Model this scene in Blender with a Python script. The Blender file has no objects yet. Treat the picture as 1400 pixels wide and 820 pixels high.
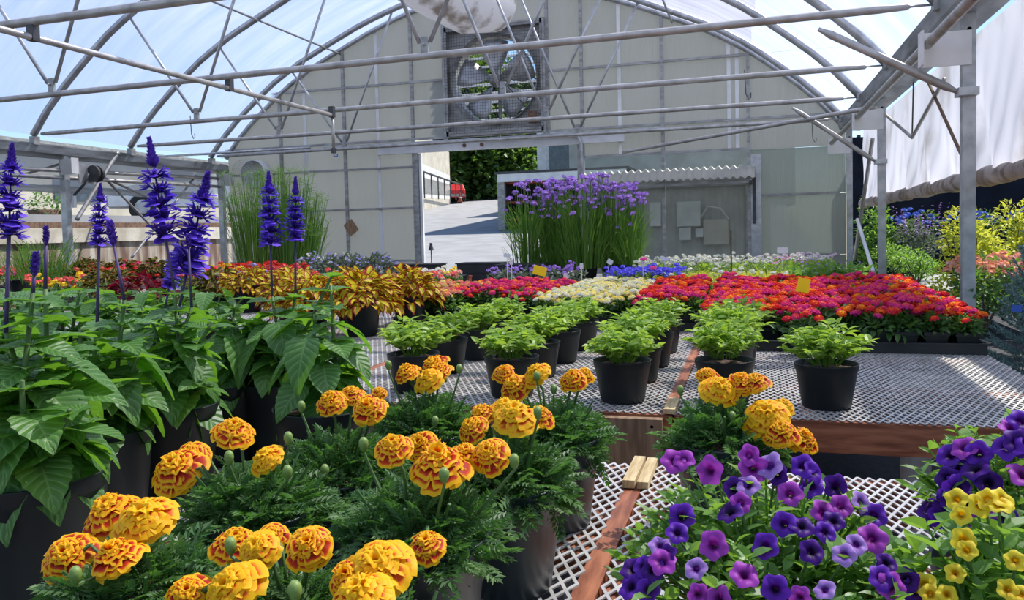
import bpy, math, random
import numpy as np
from mathutils import Vector, Matrix

scene = bpy.context.scene
col = scene.collection
R = math.radians
# ---------------------------------------------------------------- camera
H = 1.36
FPX = 1100.0
YAW, PITCH, ROLL, SH = R(16.7), R(2.7), R(-1.45), -43.0
cy_, sy_, cp_, sp_ = math.cos(YAW), math.sin(YAW), math.cos(PITCH), math.sin(PITCH)
CF = np.array([-sy_ * cp_, cy_ * cp_, -sp_])
cr0 = np.array([cy_, sy_, 0.0])
cu0 = np.cross(cr0, CF)
CR = math.cos(ROLL) * cr0 + math.sin(ROLL) * cu0
CU = -math.sin(ROLL) * cr0 + math.cos(ROLL) * cu0
CAM = np.array([0.0, 0.0, H])
cam_data = bpy.data.cameras.new('camera')
cam_data.sensor_width = 36.0
cam_data.lens = FPX / 1400 * 36
cam_data.shift_y = SH / 1400
cam_data.clip_start = 0.05
cam_data.clip_end = 500
cam = bpy.data.objects.new('camera', cam_data)
cam.matrix_world = Matrix([[CR[0], CU[0], -CF[0], 0], [CR[1], CU[1], -CF[1], 0], [CR[2], CU[2], -CF[2], H], [0, 0, 0, 1]])
col.objects.link(cam)
scene.camera = cam
# ---------------------------------------------------------------- sky, sun, exposure
SUN_EL, SUN_AZ = R(56), R(43)          # azimuth from +Y (down the house) towards +X
world = bpy.data.worlds.new('world')
scene.world = world
world.use_nodes = True
wn = world.node_tree
wn.nodes.clear()
sky = wn.nodes.new('ShaderNodeTexSky')
sky.sky_type = 'NISHITA'
sky.sun_disc = False
sky.sun_elevation = SUN_EL
sky.sun_rotation = SUN_AZ
sky.air_density = 1.0
sky.dust_density = 0.4
sky.ozone_density = 4.5
bg = wn.nodes.new('ShaderNodeBackground')
bg.inputs['Strength'].default_value = 0.15
wo = wn.nodes.new('ShaderNodeOutputWorld')
wn.links.new(sky.outputs[0], bg.inputs[0])
wn.links.new(bg.outputs[0], wo.inputs[0])
sd = bpy.data.lights.new('sun', 'SUN')
sd.energy = 5.6
sd.angle = R(0.8)
sd.color = (1.0, 0.955, 0.87)
sun = bpy.data.objects.new('sun', sd)
sdir = Vector((math.sin(SUN_AZ) * math.cos(SUN_EL), math.cos(SUN_AZ) * math.cos(SUN_EL), math.sin(SUN_EL)))
sun.rotation_euler = sdir.to_track_quat('Z', 'Y').to_euler()
sun.location = (6, 10, 15)
col.objects.link(sun)
scene.view_settings.view_transform = 'Standard'
scene.view_settings.look = 'None'
scene.view_settings.gamma = 1
scene.view_settings.use_curve_mapping = False
scene.view_settings.exposure = 0.38


def ray(px, py):
    return CF + CR * (px - 700) / FPX - CU * (py - 410 - SH) / FPX


def atY(px, py, y):
    d = ray(px, py); return CAM + d * (y / d[1])


def atZ(px, py, z):
    d = ray(px, py); return CAM + d * ((z - H) / d[2])


def atX(px, py, x):
    d = ray(px, py); return CAM + d * (x / d[0])


def ppm(p):                                  # photo pixels per metre at a point
    return FPX / float((np.array(p) - CAM) @ CF)


# ---------------------------------------------------------------- materials
MATS = {}


def _nt(name):
    m = bpy.data.materials.new(name)
    m.use_nodes = True
    nt = m.node_tree
    b = nt.nodes['Principled BSDF']
    return m, nt, b


def N(nt, t, **kw):
    n = nt.nodes.new(t)
    for k, v in kw.items():
        setattr(n, k, v)
    return n


def ramp(nt, fac, stops):
    r = N(nt, 'ShaderNodeValToRGB')
    el = r.color_ramp.elements
    while len(el) < len(stops):
        el.new(0.5)
    for e, (p, c) in zip(el, stops):
        e.position = p
        e.color = (*c, 1)
    nt.links.new(fac, r.inputs[0])
    return r.outputs[0]


def noise(nt, scale, detail=3, coord='Object', stretch=None):
    tc = N(nt, 'ShaderNodeTexCoord')
    src = tc.outputs[coord]
    if stretch:
        mp = N(nt, 'ShaderNodeMapping')
        mp.inputs['Scale'].default_value = stretch
        nt.links.new(src, mp.inputs[0])
        src = mp.outputs[0]
    n = N(nt, 'ShaderNodeTexNoise')
    n.inputs['Scale'].default_value = scale
    n.inputs['Detail'].default_value = detail
    nt.links.new(src, n.inputs['Vector'])
    return n.outputs[0]


def bump(nt, b, h, strength=0.3, dist=0.01):
    n = N(nt, 'ShaderNodeBump')
    n.inputs['Strength'].default_value = strength
    n.inputs['Distance'].default_value = dist
    nt.links.new(h, n.inputs['Height'])
    nt.links.new(n.outputs[0], b.inputs['Normal'])


def simple(name, c1, c2=None, rough=0.6, metal=0.0, scale=6, bmp=0.0, stretch=None, spec=0.5, detail=3, lo=0.35, hi=0.65):
    m, nt, b = _nt(name)
    b.inputs['Roughness'].default_value = rough
    b.inputs['Metallic'].default_value = metal
    b.inputs['Specular IOR Level'].default_value = spec
    if c2 is None:
        c2 = tuple(min(1, x * 1.25) for x in c1)
    nz = noise(nt, scale, detail, stretch=stretch)
    nt.links.new(ramp(nt, nz, [(lo, c1), (hi, c2)]), b.inputs['Base Color'])
    if bmp:
        bump(nt, b, nz, bmp)
    MATS[name] = m
    return m


def out_mix(nt, b, other, fac):
    mx = N(nt, 'ShaderNodeMixShader')
    o = nt.nodes['Material Output']
    if isinstance(fac, float):
        mx.inputs[0].default_value = fac
    else:
        nt.links.new(fac, mx.inputs[0])
    nt.links.new(b.outputs[0] if hasattr(b, 'outputs') else b, mx.inputs[1])
    nt.links.new(other.outputs[0], mx.inputs[2])
    nt.links.new(mx.outputs[0], o.inputs[0])
    return mx


def attr(nt, n):
    a = N(nt, 'ShaderNodeAttribute')
    a.attribute_name = n
    return a.outputs['Fac']


def leafmat(name, c1, c2, tr, rough=0.45, trans=0.38, back=None):
    """colour runs c1..c2 by the per-leaf random attribute; light passes through as tr"""
    m, nt, b = _nt(name)
    b.inputs['Roughness'].default_value = rough
    nt.links.new(ramp(nt, attr(nt, 'rnd'), [(0.0, c1), (1.0, c2)]), b.inputs['Base Color'])
    t = N(nt, 'ShaderNodeBsdfTranslucent')
    t.inputs[0].default_value = (*tr, 1)
    out_mix(nt, b, t, trans)
    MATS[name] = m
    return m


def petalmat(name, stops, trans=0.3, rough=0.6, a='t', tr=None):
    m, nt, b = _nt(name)
    b.inputs['Roughness'].default_value = rough
    b.inputs['Specular IOR Level'].default_value = 0.25
    c = ramp(nt, attr(nt, a), stops)
    nt.links.new(c, b.inputs['Base Color'])
    t = N(nt, 'ShaderNodeBsdfTranslucent')
    nt.links.new(c, t.inputs[0])
    out_mix(nt, b, t, trans)
    MATS[name] = m
    return m


# metals, woods, plastics
simple('galvanised', (0.34, 0.35, 0.36), (0.52, 0.53, 0.54), rough=0.42, metal=0.55, scale=9, bmp=0.05)
simple('galvanised_dull', (0.24, 0.24, 0.23), (0.40, 0.40, 0.385), rough=0.55, metal=0.4, scale=5, stretch=(1, 1, 3))
simple('pipe_steel', (0.33, 0.315, 0.29), (0.50, 0.485, 0.46), rough=0.45, metal=0.45, scale=7)
simple('gutter_steel', (0.17, 0.18, 0.18), (0.42, 0.45, 0.47), rough=0.5, metal=0.4, scale=2.5, stretch=(2, .6, 3))
simple('mesh_steel', (0.42, 0.41, 0.385), (0.62, 0.61, 0.57), rough=0.45, metal=0.25, scale=14)
simple('rust', (0.10, 0.055, 0.035), (0.20, 0.12, 0.08), rough=0.9, scale=20)
simple('redwood', (0.20, 0.055, 0.02), (0.42, 0.15, 0.065), rough=0.6, scale=7, stretch=(1.2, 9, 9), bmp=0.1)
simple('redwood_y', (0.20, 0.055, 0.02), (0.42, 0.15, 0.065), rough=0.6, scale=7, stretch=(9, 1.2, 9), bmp=0.1)
simple('old_wood', (0.17, 0.10, 0.05), (0.33, 0.21, 0.115), rough=0.75, scale=6, stretch=(8, 8, 1), bmp=0.2)
simple('pale_wood', (0.42, 0.30, 0.13), (0.66, 0.52, 0.28), rough=0.7, scale=9, stretch=(14, 1, 4), bmp=0.2)
simple('pot_black', (0.008, 0.012, 0.013), (0.016, 0.022, 0.023), rough=0.45, scale=5, spec=0.3)
simple('pot_green', (0.012, 0.035, 0.028), (0.022, 0.05, 0.04), rough=0.38, scale=5)
simple('pot_grey', (0.018, 0.030, 0.036), (0.03, 0.045, 0.052), rough=0.35, scale=5)
simple('pot_terracotta', (0.22, 0.045, 0.02), (0.32, 0.08, 0.04), rough=0.6, scale=5)
simple('tray_plastic', (0.008, 0.009, 0.010), (0.018, 0.02, 0.022), rough=0.5, scale=9)
simple('soil', (0.035, 0.02, 0.012), (0.20, 0.12, 0.07), rough=0.95, scale=90, bmp=0.6, lo=.4, hi=.7)
simple('weed_fabric', (0.006, 0.007, 0.010), (0.022, 0.024, 0.030), rough=0.8, scale=30, bmp=0.1)
simple('concrete', (0.40, 0.36, 0.29), (0.62, 0.58, 0.50), rough=0.9, scale=3, bmp=0.1, detail=6)
simple('asphalt', (0.25, 0.25, 0.255), (0.32, 0.32, 0.33), rough=0.9, scale=1.2, detail=8)
simple('white_paint', (0.62, 0.62, 0.60), (0.78, 0.78, 0.76), rough=0.5, scale=3)
simple('beige_wall', (0.45, 0.41, 0.33), (0.58, 0.54, 0.45), rough=0.85, scale=1.5)
simple('grey_box', (0.55, 0.55, 0.52), (0.66, 0.66, 0.62), rough=0.5, scale=5)
simple('dark_metal', (0.03, 0.03, 0.032), (0.06, 0.06, 0.062), rough=0.5, scale=10)
simple('red_paint', (0.42, 0.02, 0.02), (0.55, 0.04, 0.035), rough=0.3, scale=4)
simple('blue_plastic', (0.02, 0.08, 0.4), (0.03, 0.12, 0.5), rough=0.4)
simple('yellow_card', (0.78, 0.70, 0.003), (0.85, 0.78, 0.005), rough=0.6)
simple('white_tag', (0.70, 0.71, 0.72), (0.82, 0.82, 0.83), rough=0.5)
simple('pink_tape', (0.85, 0.05, 0.38), (0.9, 0.09, 0.45), rough=0.5)
simple('bark', (0.06, 0.045, 0.03), (0.14, 0.11, 0.08), rough=0.9, scale=20, bmp=0.3)
simple('shade_cloth', (0.008, 0.010, 0.018), (0.016, 0.02, 0.035), rough=0.9, scale=3)
simple('tyre', (0.01, 0.01, 0.01), (0.02, 0.02, 0.02), rough=0.8)
simple('car_glass', (0.02, 0.025, 0.03), (0.03, 0.035, 0.04), rough=0.1)
simple('bud_green', (0.14, 0.24, 0.05), (0.22, 0.33, 0.07), rough=0.5, scale=120)
simple('hut_grey', (0.36, 0.355, 0.33), (0.46, 0.455, 0.42), rough=0.7, scale=3)
simple('stem_green', (0.06, 0.13, 0.03), (0.11, 0.20, 0.05), rough=0.6, scale=20)
simple('stem_purple', (0.06, 0.04, 0.13), (0.10, 0.07, 0.18), rough=0.6, scale=20)
simple('window_dark', (0.06, 0.08, 0.10), (0.10, 0.13, 0.16), rough=0.15)

# rust streaked retaining wall
m, nt, b = _nt('stained_concrete')
nz = noise(nt, 3.0, 6, stretch=(1, 2.2, 0.35))
nt.links.new(ramp(nt, nz, [(0.38, (0.14, 0.085, 0.06)), (0.52, (0.30, 0.24, 0.19)), (0.68, (0.5, 0.46, 0.4))]), b.inputs['Base Color'])
b.inputs['Roughness'].default_value = 0.9
MATS['stained_concrete'] = m

# roof film: lets most of the light through, scatters some
m, nt, b = _nt('roof_film')
o = nt.nodes['Material Output']
tp = N(nt, 'ShaderNodeBsdfTransparent'); tp.inputs[0].default_value = (0.95, 0.94, 1.0, 1)
tl = N(nt, 'ShaderNodeBsdfTranslucent'); tl.inputs[0].default_value = (0.78, 0.79, 0.96, 1)
df = N(nt, 'ShaderNodeBsdfDiffuse'); df.inputs[0].default_value = (0.8, 0.82, 0.85, 1)
gl = N(nt, 'ShaderNodeBsdfGlossy'); gl.inputs[0].default_value = (0.9, 0.9, 0.9, 1); gl.inputs['Roughness'].default_value = 0.25
nz = noise(nt, 1.4, 5, stretch=(0.35, 2.6, 0.5))
nz2 = noise(nt, 0.5, 4)
ad = N(nt, 'ShaderNodeMath', operation='MULTIPLY_ADD'); nt.links.new(nz, ad.inputs[0]); ad.inputs[1].default_value = 0.55; ad.inputs[2].default_value = 0.10
m1 = N(nt, 'ShaderNodeMixShader'); nt.links.new(ad.outputs[0], m1.inputs[0]); nt.links.new(tp.outputs[0], m1.inputs[1]); nt.links.new(tl.outputs[0], m1.inputs[2])
m2 = N(nt, 'ShaderNodeMixShader'); m2.inputs[0].default_value = 0.05; nt.links.new(m1.outputs[0], m2.inputs[1]); nt.links.new(df.outputs[0], m2.inputs[2])
m3 = N(nt, 'ShaderNodeMixShader'); m3.inputs[0].default_value = 0.03; nt.links.new(m2.outputs[0], m3.inputs[1]); nt.links.new(gl.outputs[0], m3.inputs[2])
nt.links.new(m3.outputs[0], o.inputs[0])
bm_ = N(nt, 'ShaderNodeBump'); bm_.inputs['Strength'].default_value = 0.5; bm_.inputs['Distance'].default_value = 0.05
nt.links.new(nz, bm_.inputs['Height'])
for q in (tl, df, gl):
    nt.links.new(bm_.outputs[0], q.inputs['Normal'])
MATS['roof_film'] = m


def sheetmat(name, cdiff, ctrans, ftrans, clear=0.0, stripes=None, rough=0.4, dirt=None):
    m, nt, b = _nt(name)
    o = nt.nodes['Material Output']
    nzx = noise(nt, 2.0, 5, stretch=(1, 1, 0.3))
    cc = ramp(nt, nzx, [(0.3, tuple(x * 0.82 for x in cdiff)), (0.65, cdiff)])
    nt.links.new(cc, b.inputs['Base Color'])
    b.inputs['Roughness'].default_value = rough
    t = N(nt, 'ShaderNodeBsdfTranslucent'); t.inputs[0].default_value = (*ctrans, 1)
    if dirt:
        nd = noise(nt, dirt[0], 6)
        nt.links.new(ramp(nt, nd, [(dirt[1], dirt[2]), (dirt[1] + 0.12, ctrans)]), t.inputs[0])
        nt.links.new(ramp(nt, nd, [(dirt[1], dirt[2]), (dirt[1] + 0.12, cdiff)]), b.inputs['Base Color'])
    mx = N(nt, 'ShaderNodeMixShader'); mx.inputs[0].default_value = ftrans
    nt.links.new(b.outputs[0], mx.inputs[1]); nt.links.new(t.outputs[0], mx.inputs[2])
    last = mx
    if clear > 0:
        tpp = N(nt, 'ShaderNodeBsdfTransparent'); tpp.inputs[0].default_value = (0.9, 0.93, 0.92, 1)
        m2 = N(nt, 'ShaderNodeMixShader'); m2.inputs[0].default_value = clear
        nt.links.new(mx.outputs[0], m2.inputs[1]); nt.links.new(tpp.outputs[0], m2.inputs[2])
        last = m2
    nt.links.new(last.outputs[0], o.inputs[0])
    if stripes:
        w = N(nt, 'ShaderNodeTexWave'); w.inputs['Scale'].default_value = stripes
        tc = N(nt, 'ShaderNodeTexCoord'); nt.links.new(tc.outputs['Object'], w.inputs[0])
        bm = N(nt, 'ShaderNodeBump'); bm.inputs['Strength'].default_value = 0.5; bm.inputs['Distance'].default_value = 0.01
        nt.links.new(w.outputs['Fac'], bm.inputs['Height'])
        nt.links.new(bm.outputs[0], b.inputs['Normal']); nt.links.new(bm.outputs[0], t.inputs['Normal'])
    MATS[name] = m
    return m


sheetmat('polycarbonate', (0.42, 0.43, 0.41), (0.60, 0.60, 0.56), 0.5, clear=0.12, stripes=18)
sheetmat('polycarbonate_grey', (0.33, 0.36, 0.33), (0.38, 0.42, 0.38), 0.5, clear=0.2, stripes=18)
sheetmat('clear_ribbed', (0.40, 0.41, 0.39), (0.4, 0.4, 0.38), 0.4, clear=0.92, stripes=14)
sheetmat('curtain_film', (0.68, 0.66, 0.70), (0.92, 0.91, 0.98), 0.62, dirt=(1.1, 0.36, (0.58, 0.54, 0.54)))
sheetmat('curtain_roll', (0.50, 0.45, 0.42), (0.62, 0.56, 0.52), 0.4, dirt=(6, 0.40, (0.30, 0.23, 0.18)))
sheetmat('curtain_left', (0.55, 0.55, 0.54), (0.8, 0.8, 0.8), 0.5, clear=0.3)
sheetmat('duct_film', (0.75, 0.75, 0.75), (0.93, 0.92, 0.90), 0.5, rough=0.25, dirt=(2.2, 0.36, (0.30, 0.25, 0.20)))
sheetmat('corrugated', (0.55, 0.52, 0.43), (0.5, 0.48, 0.4), 0.2)

# salvia leaf with veins
m, nt, b = _nt('salvia_leaf')
u, v, rn = attr(nt, 'u'), attr(nt, 'v'), attr(nt, 'rnd')
av = N(nt, 'ShaderNodeMath', operation='ABSOLUTE'); nt.links.new(v, av.inputs[0])
q1 = N(nt, 'ShaderNodeMath', operation='MULTIPLY_ADD'); nt.links.new(av.outputs[0], q1.inputs[0]); q1.inputs[1].default_value = -0.22; nt.links.new(u, q1.inputs[2])
q2 = N(nt, 'ShaderNodeMath', operation='MULTIPLY'); nt.links.new(q1.outputs[0], q2.inputs[0]); q2.inputs[1].default_value = 8.0
q3 = N(nt, 'ShaderNodeMath', operation='PINGPONG'); nt.links.new(q2.outputs[0], q3.inputs[0]); q3.inputs[1].default_value = 0.5
q4 = N(nt, 'ShaderNodeMath', operation='MINIMUM'); nt.links.new(q3.outputs[0], q4.inputs[0])
q5 = N(nt, 'ShaderNodeMath', operation='MULTIPLY'); nt.links.new(av.outputs[0], q5.inputs[0]); q5.inputs[1].default_value = 2.0
nt.links.new(q5.outputs[0], q4.inputs[1])
cl = ramp(nt, q4.outputs[0], [(0.0, (0.22, 0.38, 0.12)), (0.14, (0.085, 0.21, 0.045)), (0.5, (0.072, 0.19, 0.036))])
nt.links.new(cl, b.inputs['Base Color'])
b.inputs['Roughness'].default_value = 0.42
bump(nt, b, q4.outputs[0], 0.6, 0.004)
t = N(nt, 'ShaderNodeBsdfTranslucent'); t.inputs[0].default_value = (0.26, 0.58, 0.03, 1)
out_mix(nt, b, t, 0.36)
MATS['salvia_leaf'] = m

leafmat('marigold_leaf', (0.03, 0.11, 0.025), (0.15, 0.26, 0.09), (0.16, 0.42, 0.04), 0.5, 0.3)
leafmat('fresh_leaf', (0.13, 0.27, 0.035), (0.34, 0.48, 0.09), (0.55, 0.80, 0.07), 0.45, 0.38)
leafmat('petunia_leaf', (0.07, 0.18, 0.03), (0.17, 0.33, 0.06), (0.35, 0.62, 0.06), 0.45, 0.36)
leafmat('lantana_leaf', (0.035, 0.11, 0.025), (0.10, 0.20, 0.05), (0.2, 0.42, 0.05), 0.5, 0.3)
leafmat('tree_leaf', (0.02, 0.055, 0.014), (0.09, 0.17, 0.03), (0.18, 0.34, 0.03), 0.5, 0.3)
leafmat('yellow_leaf', (0.30, 0.38, 0.03), (0.60, 0.62, 0.06), (0.8, 0.8, 0.08), 0.5, 0.35)
leafmat('grass_leaf', (0.07, 0.17, 0.025), (0.18, 0.34, 0.05), (0.32, 0.6, 0.06), 0.5, 0.3)
leafmat('blue_needle', (0.10, 0.20, 0.17), (0.26, 0.40, 0.36), (0.2, 0.35, 0.28), 0.5, 0.12)
leafmat('lilac_leaf', (0.10, 0.13, 0.10), (0.2, 0.24, 0.17), (0.2, 0.28, 0.12), 0.5, 0.2)
leafmat('dark_red_leaf', (0.05, 0.002, 0.006), (0.16, 0.005, 0.018), (0.28, 0.006, 0.02), 0.5, 0.35)
petalmat('coleus_leaf', [(0.0, (0.60, 0.58, 0.03)), (0.42, (0.66, 0.56, 0.03)), (0.60, (0.40, 0.08, 0.015)), (1.0, (0.26, 0.02, 0.01))], 0.4, 0.5)
petalmat('coleus_dark', [(0.0, (0.08, 0.06, 0.012)), (0.6, (0.10, 0.05, 0.012)), (0.85, (0.28, 0.28, 0.03)), (1.0, (0.4, 0.4, 0.04))], 0.35, 0.5)
YO, DR, OR_ = (0.95, 0.50, 0.005), (0.30, 0.010, 0.002), (0.80, 0.12, 0.004)
petalmat('marigold_petal', [(0.0, DR), (0.42, (0.55, 0.025, 0.002)), (0.58, OR_), (0.68, YO), (1.0, (1.0, 0.56, 0.008))], 0.30, 0.55)
petalmat('marigold_petal_yellow', [(0.0, (0.5, 0.03, 0.003)), (0.34, OR_), (0.52, YO), (1.0, (1.0, 0.62, 0.01))], 0.30, 0.55)
petalmat('salvia_petal', [(0.0, (0.05, 0.02, 0.16)), (0.5, (0.12, 0.05, 0.52)), (1.0, (0.22, 0.10, 0.85))], 0.3, 0.6)


def pet(name, thr, mid, edge):
    petalmat(name, [(0.0, thr), (0.22, thr), (0.45, mid), (1.0, edge)], 0.4, 0.5)


pet('petunia_purple', (0.02, 0.0, 0.06), (0.10, 0.012, 0.34), (0.17, 0.03, 0.55))
pet('petunia_dark', (0.01, 0.0, 0.03), (0.05, 0.006, 0.16), (0.10, 0.012, 0.32))
pet('petunia_magenta', (0.12, 0.005, 0.14), (0.36, 0.04, 0.42), (0.48, 0.08, 0.58))
pet('petunia_lilac', (0.08, 0.01, 0.16), (0.38, 0.18, 0.62), (0.52, 0.32, 0.75))
pet('petunia_yellow', (0.55, 0.25, 0.0), (0.90, 0.66, 0.03), (0.95, 0.78, 0.06))


def lant(name, a, b_, c):
    petalmat(name, [(0.0, a), (0.45, b_), (1.0, c)], 0.25, 0.6)


lant('lantana_magenta', (0.85, 0.14, 0.05), (0.78, 0.04, 0.17), (0.66, 0.035, 0.30))
lant('lantana_red', (0.85, 0.16, 0.01), (0.78, 0.04, 0.02), (0.70, 0.02, 0.06))
lant('lantana_orange', (0.95, 0.42, 0.02), (0.88, 0.22, 0.01), (0.78, 0.06, 0.02))
lant('lantana_white', (0.85, 0.72, 0.12), (0.80, 0.78, 0.52), (0.82, 0.82, 0.78))
lant('lantana_cream', (0.9, 0.66, 0.05), (0.88, 0.74, 0.18), (0.85, 0.80, 0.45))
lant('lantana_peach', (0.85, 0.38, 0.10), (0.82, 0.32, 0.16), (0.80, 0.40, 0.28))
lant('flower_coral', (0.85, 0.10, 0.06), (0.85, 0.12, 0.10), (0.85, 0.20, 0.18))
lant('flower_red', (0.55, 0.01, 0.01), (0.65, 0.02, 0.015), (0.75, 0.05, 0.02))
lant('flower_yellow', (0.9, 0.6, 0.02), (0.9, 0.65, 0.03), (0.9, 0.7, 0.05))
lant('flower_pink', (0.8, 0.05, 0.3), (0.8, 0.08, 0.35), (0.85, 0.12, 0.4))
lant('flower_white', (0.7, 0.68, 0.5), (0.75, 0.74, 0.62), (0.80, 0.79, 0.72))
lant('flower_blush', (0.7, 0.45, 0.55), (0.75, 0.55, 0.65), (0.80, 0.70, 0.75))
lant('flower_blue', (0.10, 0.08, 0.65), (0.14, 0.12, 0.75), (0.22, 0.18, 0.85))
lant('flower_violet', (0.30, 0.14, 0.55), (0.40, 0.22, 0.65), (0.50, 0.30, 0.75))
lant('flower_lavender', (0.25, 0.22, 0.55), (0.35, 0.32, 0.65), (0.50, 0.48, 0.75))
lant('flower_sky', (0.05, 0.10, 0.45), (0.08, 0.15, 0.55), (0.12, 0.22, 0.7))
lant('flower_salmon', (0.8, 0.25, 0.12), (0.85, 0.4, 0.28), (0.85, 0.55, 0.42))


# ---------------------------------------------------------------- mesh building
class MB:
    """numpy mesh builder: polygons with optional per-vertex float attributes"""

    def __init__(s):
        s.V, s.L, s.S, s.A, s.n, s.MI = [], [], [], {}, 0, []

    def add(s, V, faces, mi=0, **at):
        V = np.asarray(V, float).reshape(-1, 3)
        L = np.fromiter((i for f in faces for i in f), int)
        S = np.fromiter((len(f) for f in faces), int)
        s.raw(V, L, S, mi, **at)

    def raw(s, V, L, S, mi=0, **at):
        n = len(V)
        s.V.append(V); s.L.append(L + s.n); s.S.append(S)
        s.MI.append(np.full(len(S), mi, int))
        for k in set(at) | set(s.A):
            s.A.setdefault(k, [(s.n, np.zeros(s.n))] if s.n else [])
            val = at.get(k, 0.0)
            s.A[k].append((n, np.broadcast_to(np.asarray(val, float), (n,))))
        s.n += n

    def box(s, c, sz, rot=0.0, mi=0):
        x, y, z = [q / 2 for q in sz]
        V = np.array([[i * x, j * y, k * z] for i in (-1, 1) for j in (-1, 1) for k in (-1, 1)])
        if rot:
            c_, s_ = math.cos(rot), math.sin(rot)
            V = V @ np.array([[c_, s_, 0], [-s_, c_, 0], [0, 0, 1]])
        s.add(V + np.array(c), [(0, 1, 3, 2), (4, 6, 7, 5), (0, 4, 5, 1), (2, 3, 7, 6), (0, 2, 6, 4), (1, 5, 7, 3)], mi)
        return s

    def bar(s, a, b, w, h=None, up=(0, 0, 1), mi=0):
        """square bar from a to b, w across and h along up"""
        h = h or w
        a, b = np.array(a, float), np.array(b, float)
        d = b - a; d /= np.linalg.norm(d)
        up = np.array(up, float)
        if abs(d @ up) > 0.98:
            up = np.array([0, 1.0, 0])
        r_ = np.cross(d, up); r_ /= np.linalg.norm(r_)
        u_ = np.cross(r_, d)
        V = [p + r_ * i * w / 2 + u_ * j * h / 2 for p in (a, b) for i, j in ((-1, -1), (1, -1), (1, 1), (-1, 1))]
        s.add(V, [(0, 3, 2, 1), (4, 5, 6, 7), (0, 1, 5, 4), (1, 2, 6, 5), (2, 3, 7, 6), (3, 0, 4, 7)], mi)
        return s

    def tube(s, pts, rad, n=8, cap=True, mi=0, **at):
        P = np.array(pts, float)
        rad = np.broadcast_to(np.asarray(rad, float), (len(P),))
        T = np.gradient(P, axis=0)
        T /= np.linalg.norm(T, axis=1)[:, None] + 1e-12
        ref = np.array([0, 0, 1.0]) if abs(T[0][2]) < 0.9 else np.array([0, 1.0, 0])
        ang = np.arange(n) * 2 * math.pi / n
        V = []
        u_ = np.cross(T[0], ref); u_ /= np.linalg.norm(u_)
        for p, t, r_ in zip(P, T, rad):
            u_ = u_ - t * (u_ @ t); u_ /= np.linalg.norm(u_) + 1e-12
            v_ = np.cross(t, u_)
            V.append(p + r_ * (np.cos(ang)[:, None] * u_ + np.sin(ang)[:, None] * v_))
        V = np.concatenate(V)
        F = [(i * n + j, i * n + (j + 1) % n, (i + 1) * n + (j + 1) % n, (i + 1) * n + j) for i in range(len(P) - 1) for j in range(n)]
        if cap:
            F.append(tuple(range(n - 1, -1, -1)))
            F.append(tuple((len(P) - 1) * n + j for j in range(n)))
        s.add(V, F, mi, **at)
        return s

    def lathe(s, prof, n=24, c=(0, 0, 0), axis='z', mi=0):
        a = np.arange(n) * 2 * math.pi / n
        V = []
        for r_, z in prof:
            ring = np.stack([r_ * np.cos(a), r_ * np.sin(a), np.full(n, z)], 1)
            V.append(ring)
        V = np.concatenate(V)
        if axis == 'y':
            V = V[:, [0, 2, 1]] * np.array([1, 1, -1])
        F = [(i * n + j, i * n + (j + 1) % n, (i + 1) * n + (j + 1) % n, (i + 1) * n + j) for i in range(len(prof) - 1) for j in range(n)]
        s.add(V + np.array(c), F, mi)
        return s

    def inst(s, T, origins, dirs, ups, scales, rnd=None, wide=None):
        """many copies of template T = (V, L, S, attrs); template y runs along dirs, z along ups"""
        V, L, S, At = T
        O = np.atleast_2d(origins); D = np.atleast_2d(dirs).astype(float); U = np.atleast_2d(ups).astype(float)
        k = len(O)
        D /= np.linalg.norm(D, axis=1)[:, None] + 1e-9
        X = np.cross(D, U); X /= np.linalg.norm(X, axis=1)[:, None] + 1e-9
        Z = np.cross(X, D)
        sc = np.broadcast_to(np.asarray(scales, float), (k,))
        wd = np.ones(k) if wide is None else np.broadcast_to(wide, (k,))
        W = (V[None, :, 0, None] * X[:, None] * wd[:, None, None] + V[None, :, 1, None] * D[:, None] + V[None, :, 2, None] * Z[:, None]) * sc[:, None, None] + O[:, None]
        m_ = len(V)
        LL = (L[None] + (np.arange(k) * m_)[:, None]).ravel()
        SS = np.tile(S, k)
        at = {kk: np.tile(vv, k) for kk, vv in At.items()}
        if rnd is None:
            rnd = RNG.random(k)
        at['rnd'] = np.repeat(rnd, m_)
        s.raw(W.reshape(-1, 3), LL, SS, **at)
        return s

    def mesh(s, name, smooth=False):
        V = np.concatenate(s.V); L = np.concatenate(s.L); S = np.concatenate(s.S)
        me = bpy.data.meshes.new(name)
        me.vertices.add(len(V)); me.vertices.foreach_set('co', V.ravel())
        me.loops.add(len(L)); me.loops.foreach_set('vertex_index', L)
        me.polygons.add(len(S))
        st = np.concatenate([[0], np.cumsum(S)[:-1]])
        me.polygons.foreach_set('loop_start', st)
        me.polygons.foreach_set('loop_total', S)
        me.polygons.foreach_set('material_index', np.concatenate(s.MI))
        me.update(calc_edges=True)
        me.polygons.foreach_set('use_smooth', np.full(len(S), bool(smooth)))
        for k, lst in s.A.items():
            arr = np.concatenate([a for _, a in lst])
            at = me.attributes.new(k, 'FLOAT', 'POINT')
            at.data.foreach_set('value', arr)
        return me


CH = {}
RNG = np.random.default_rng(7)
random.seed(7)


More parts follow.
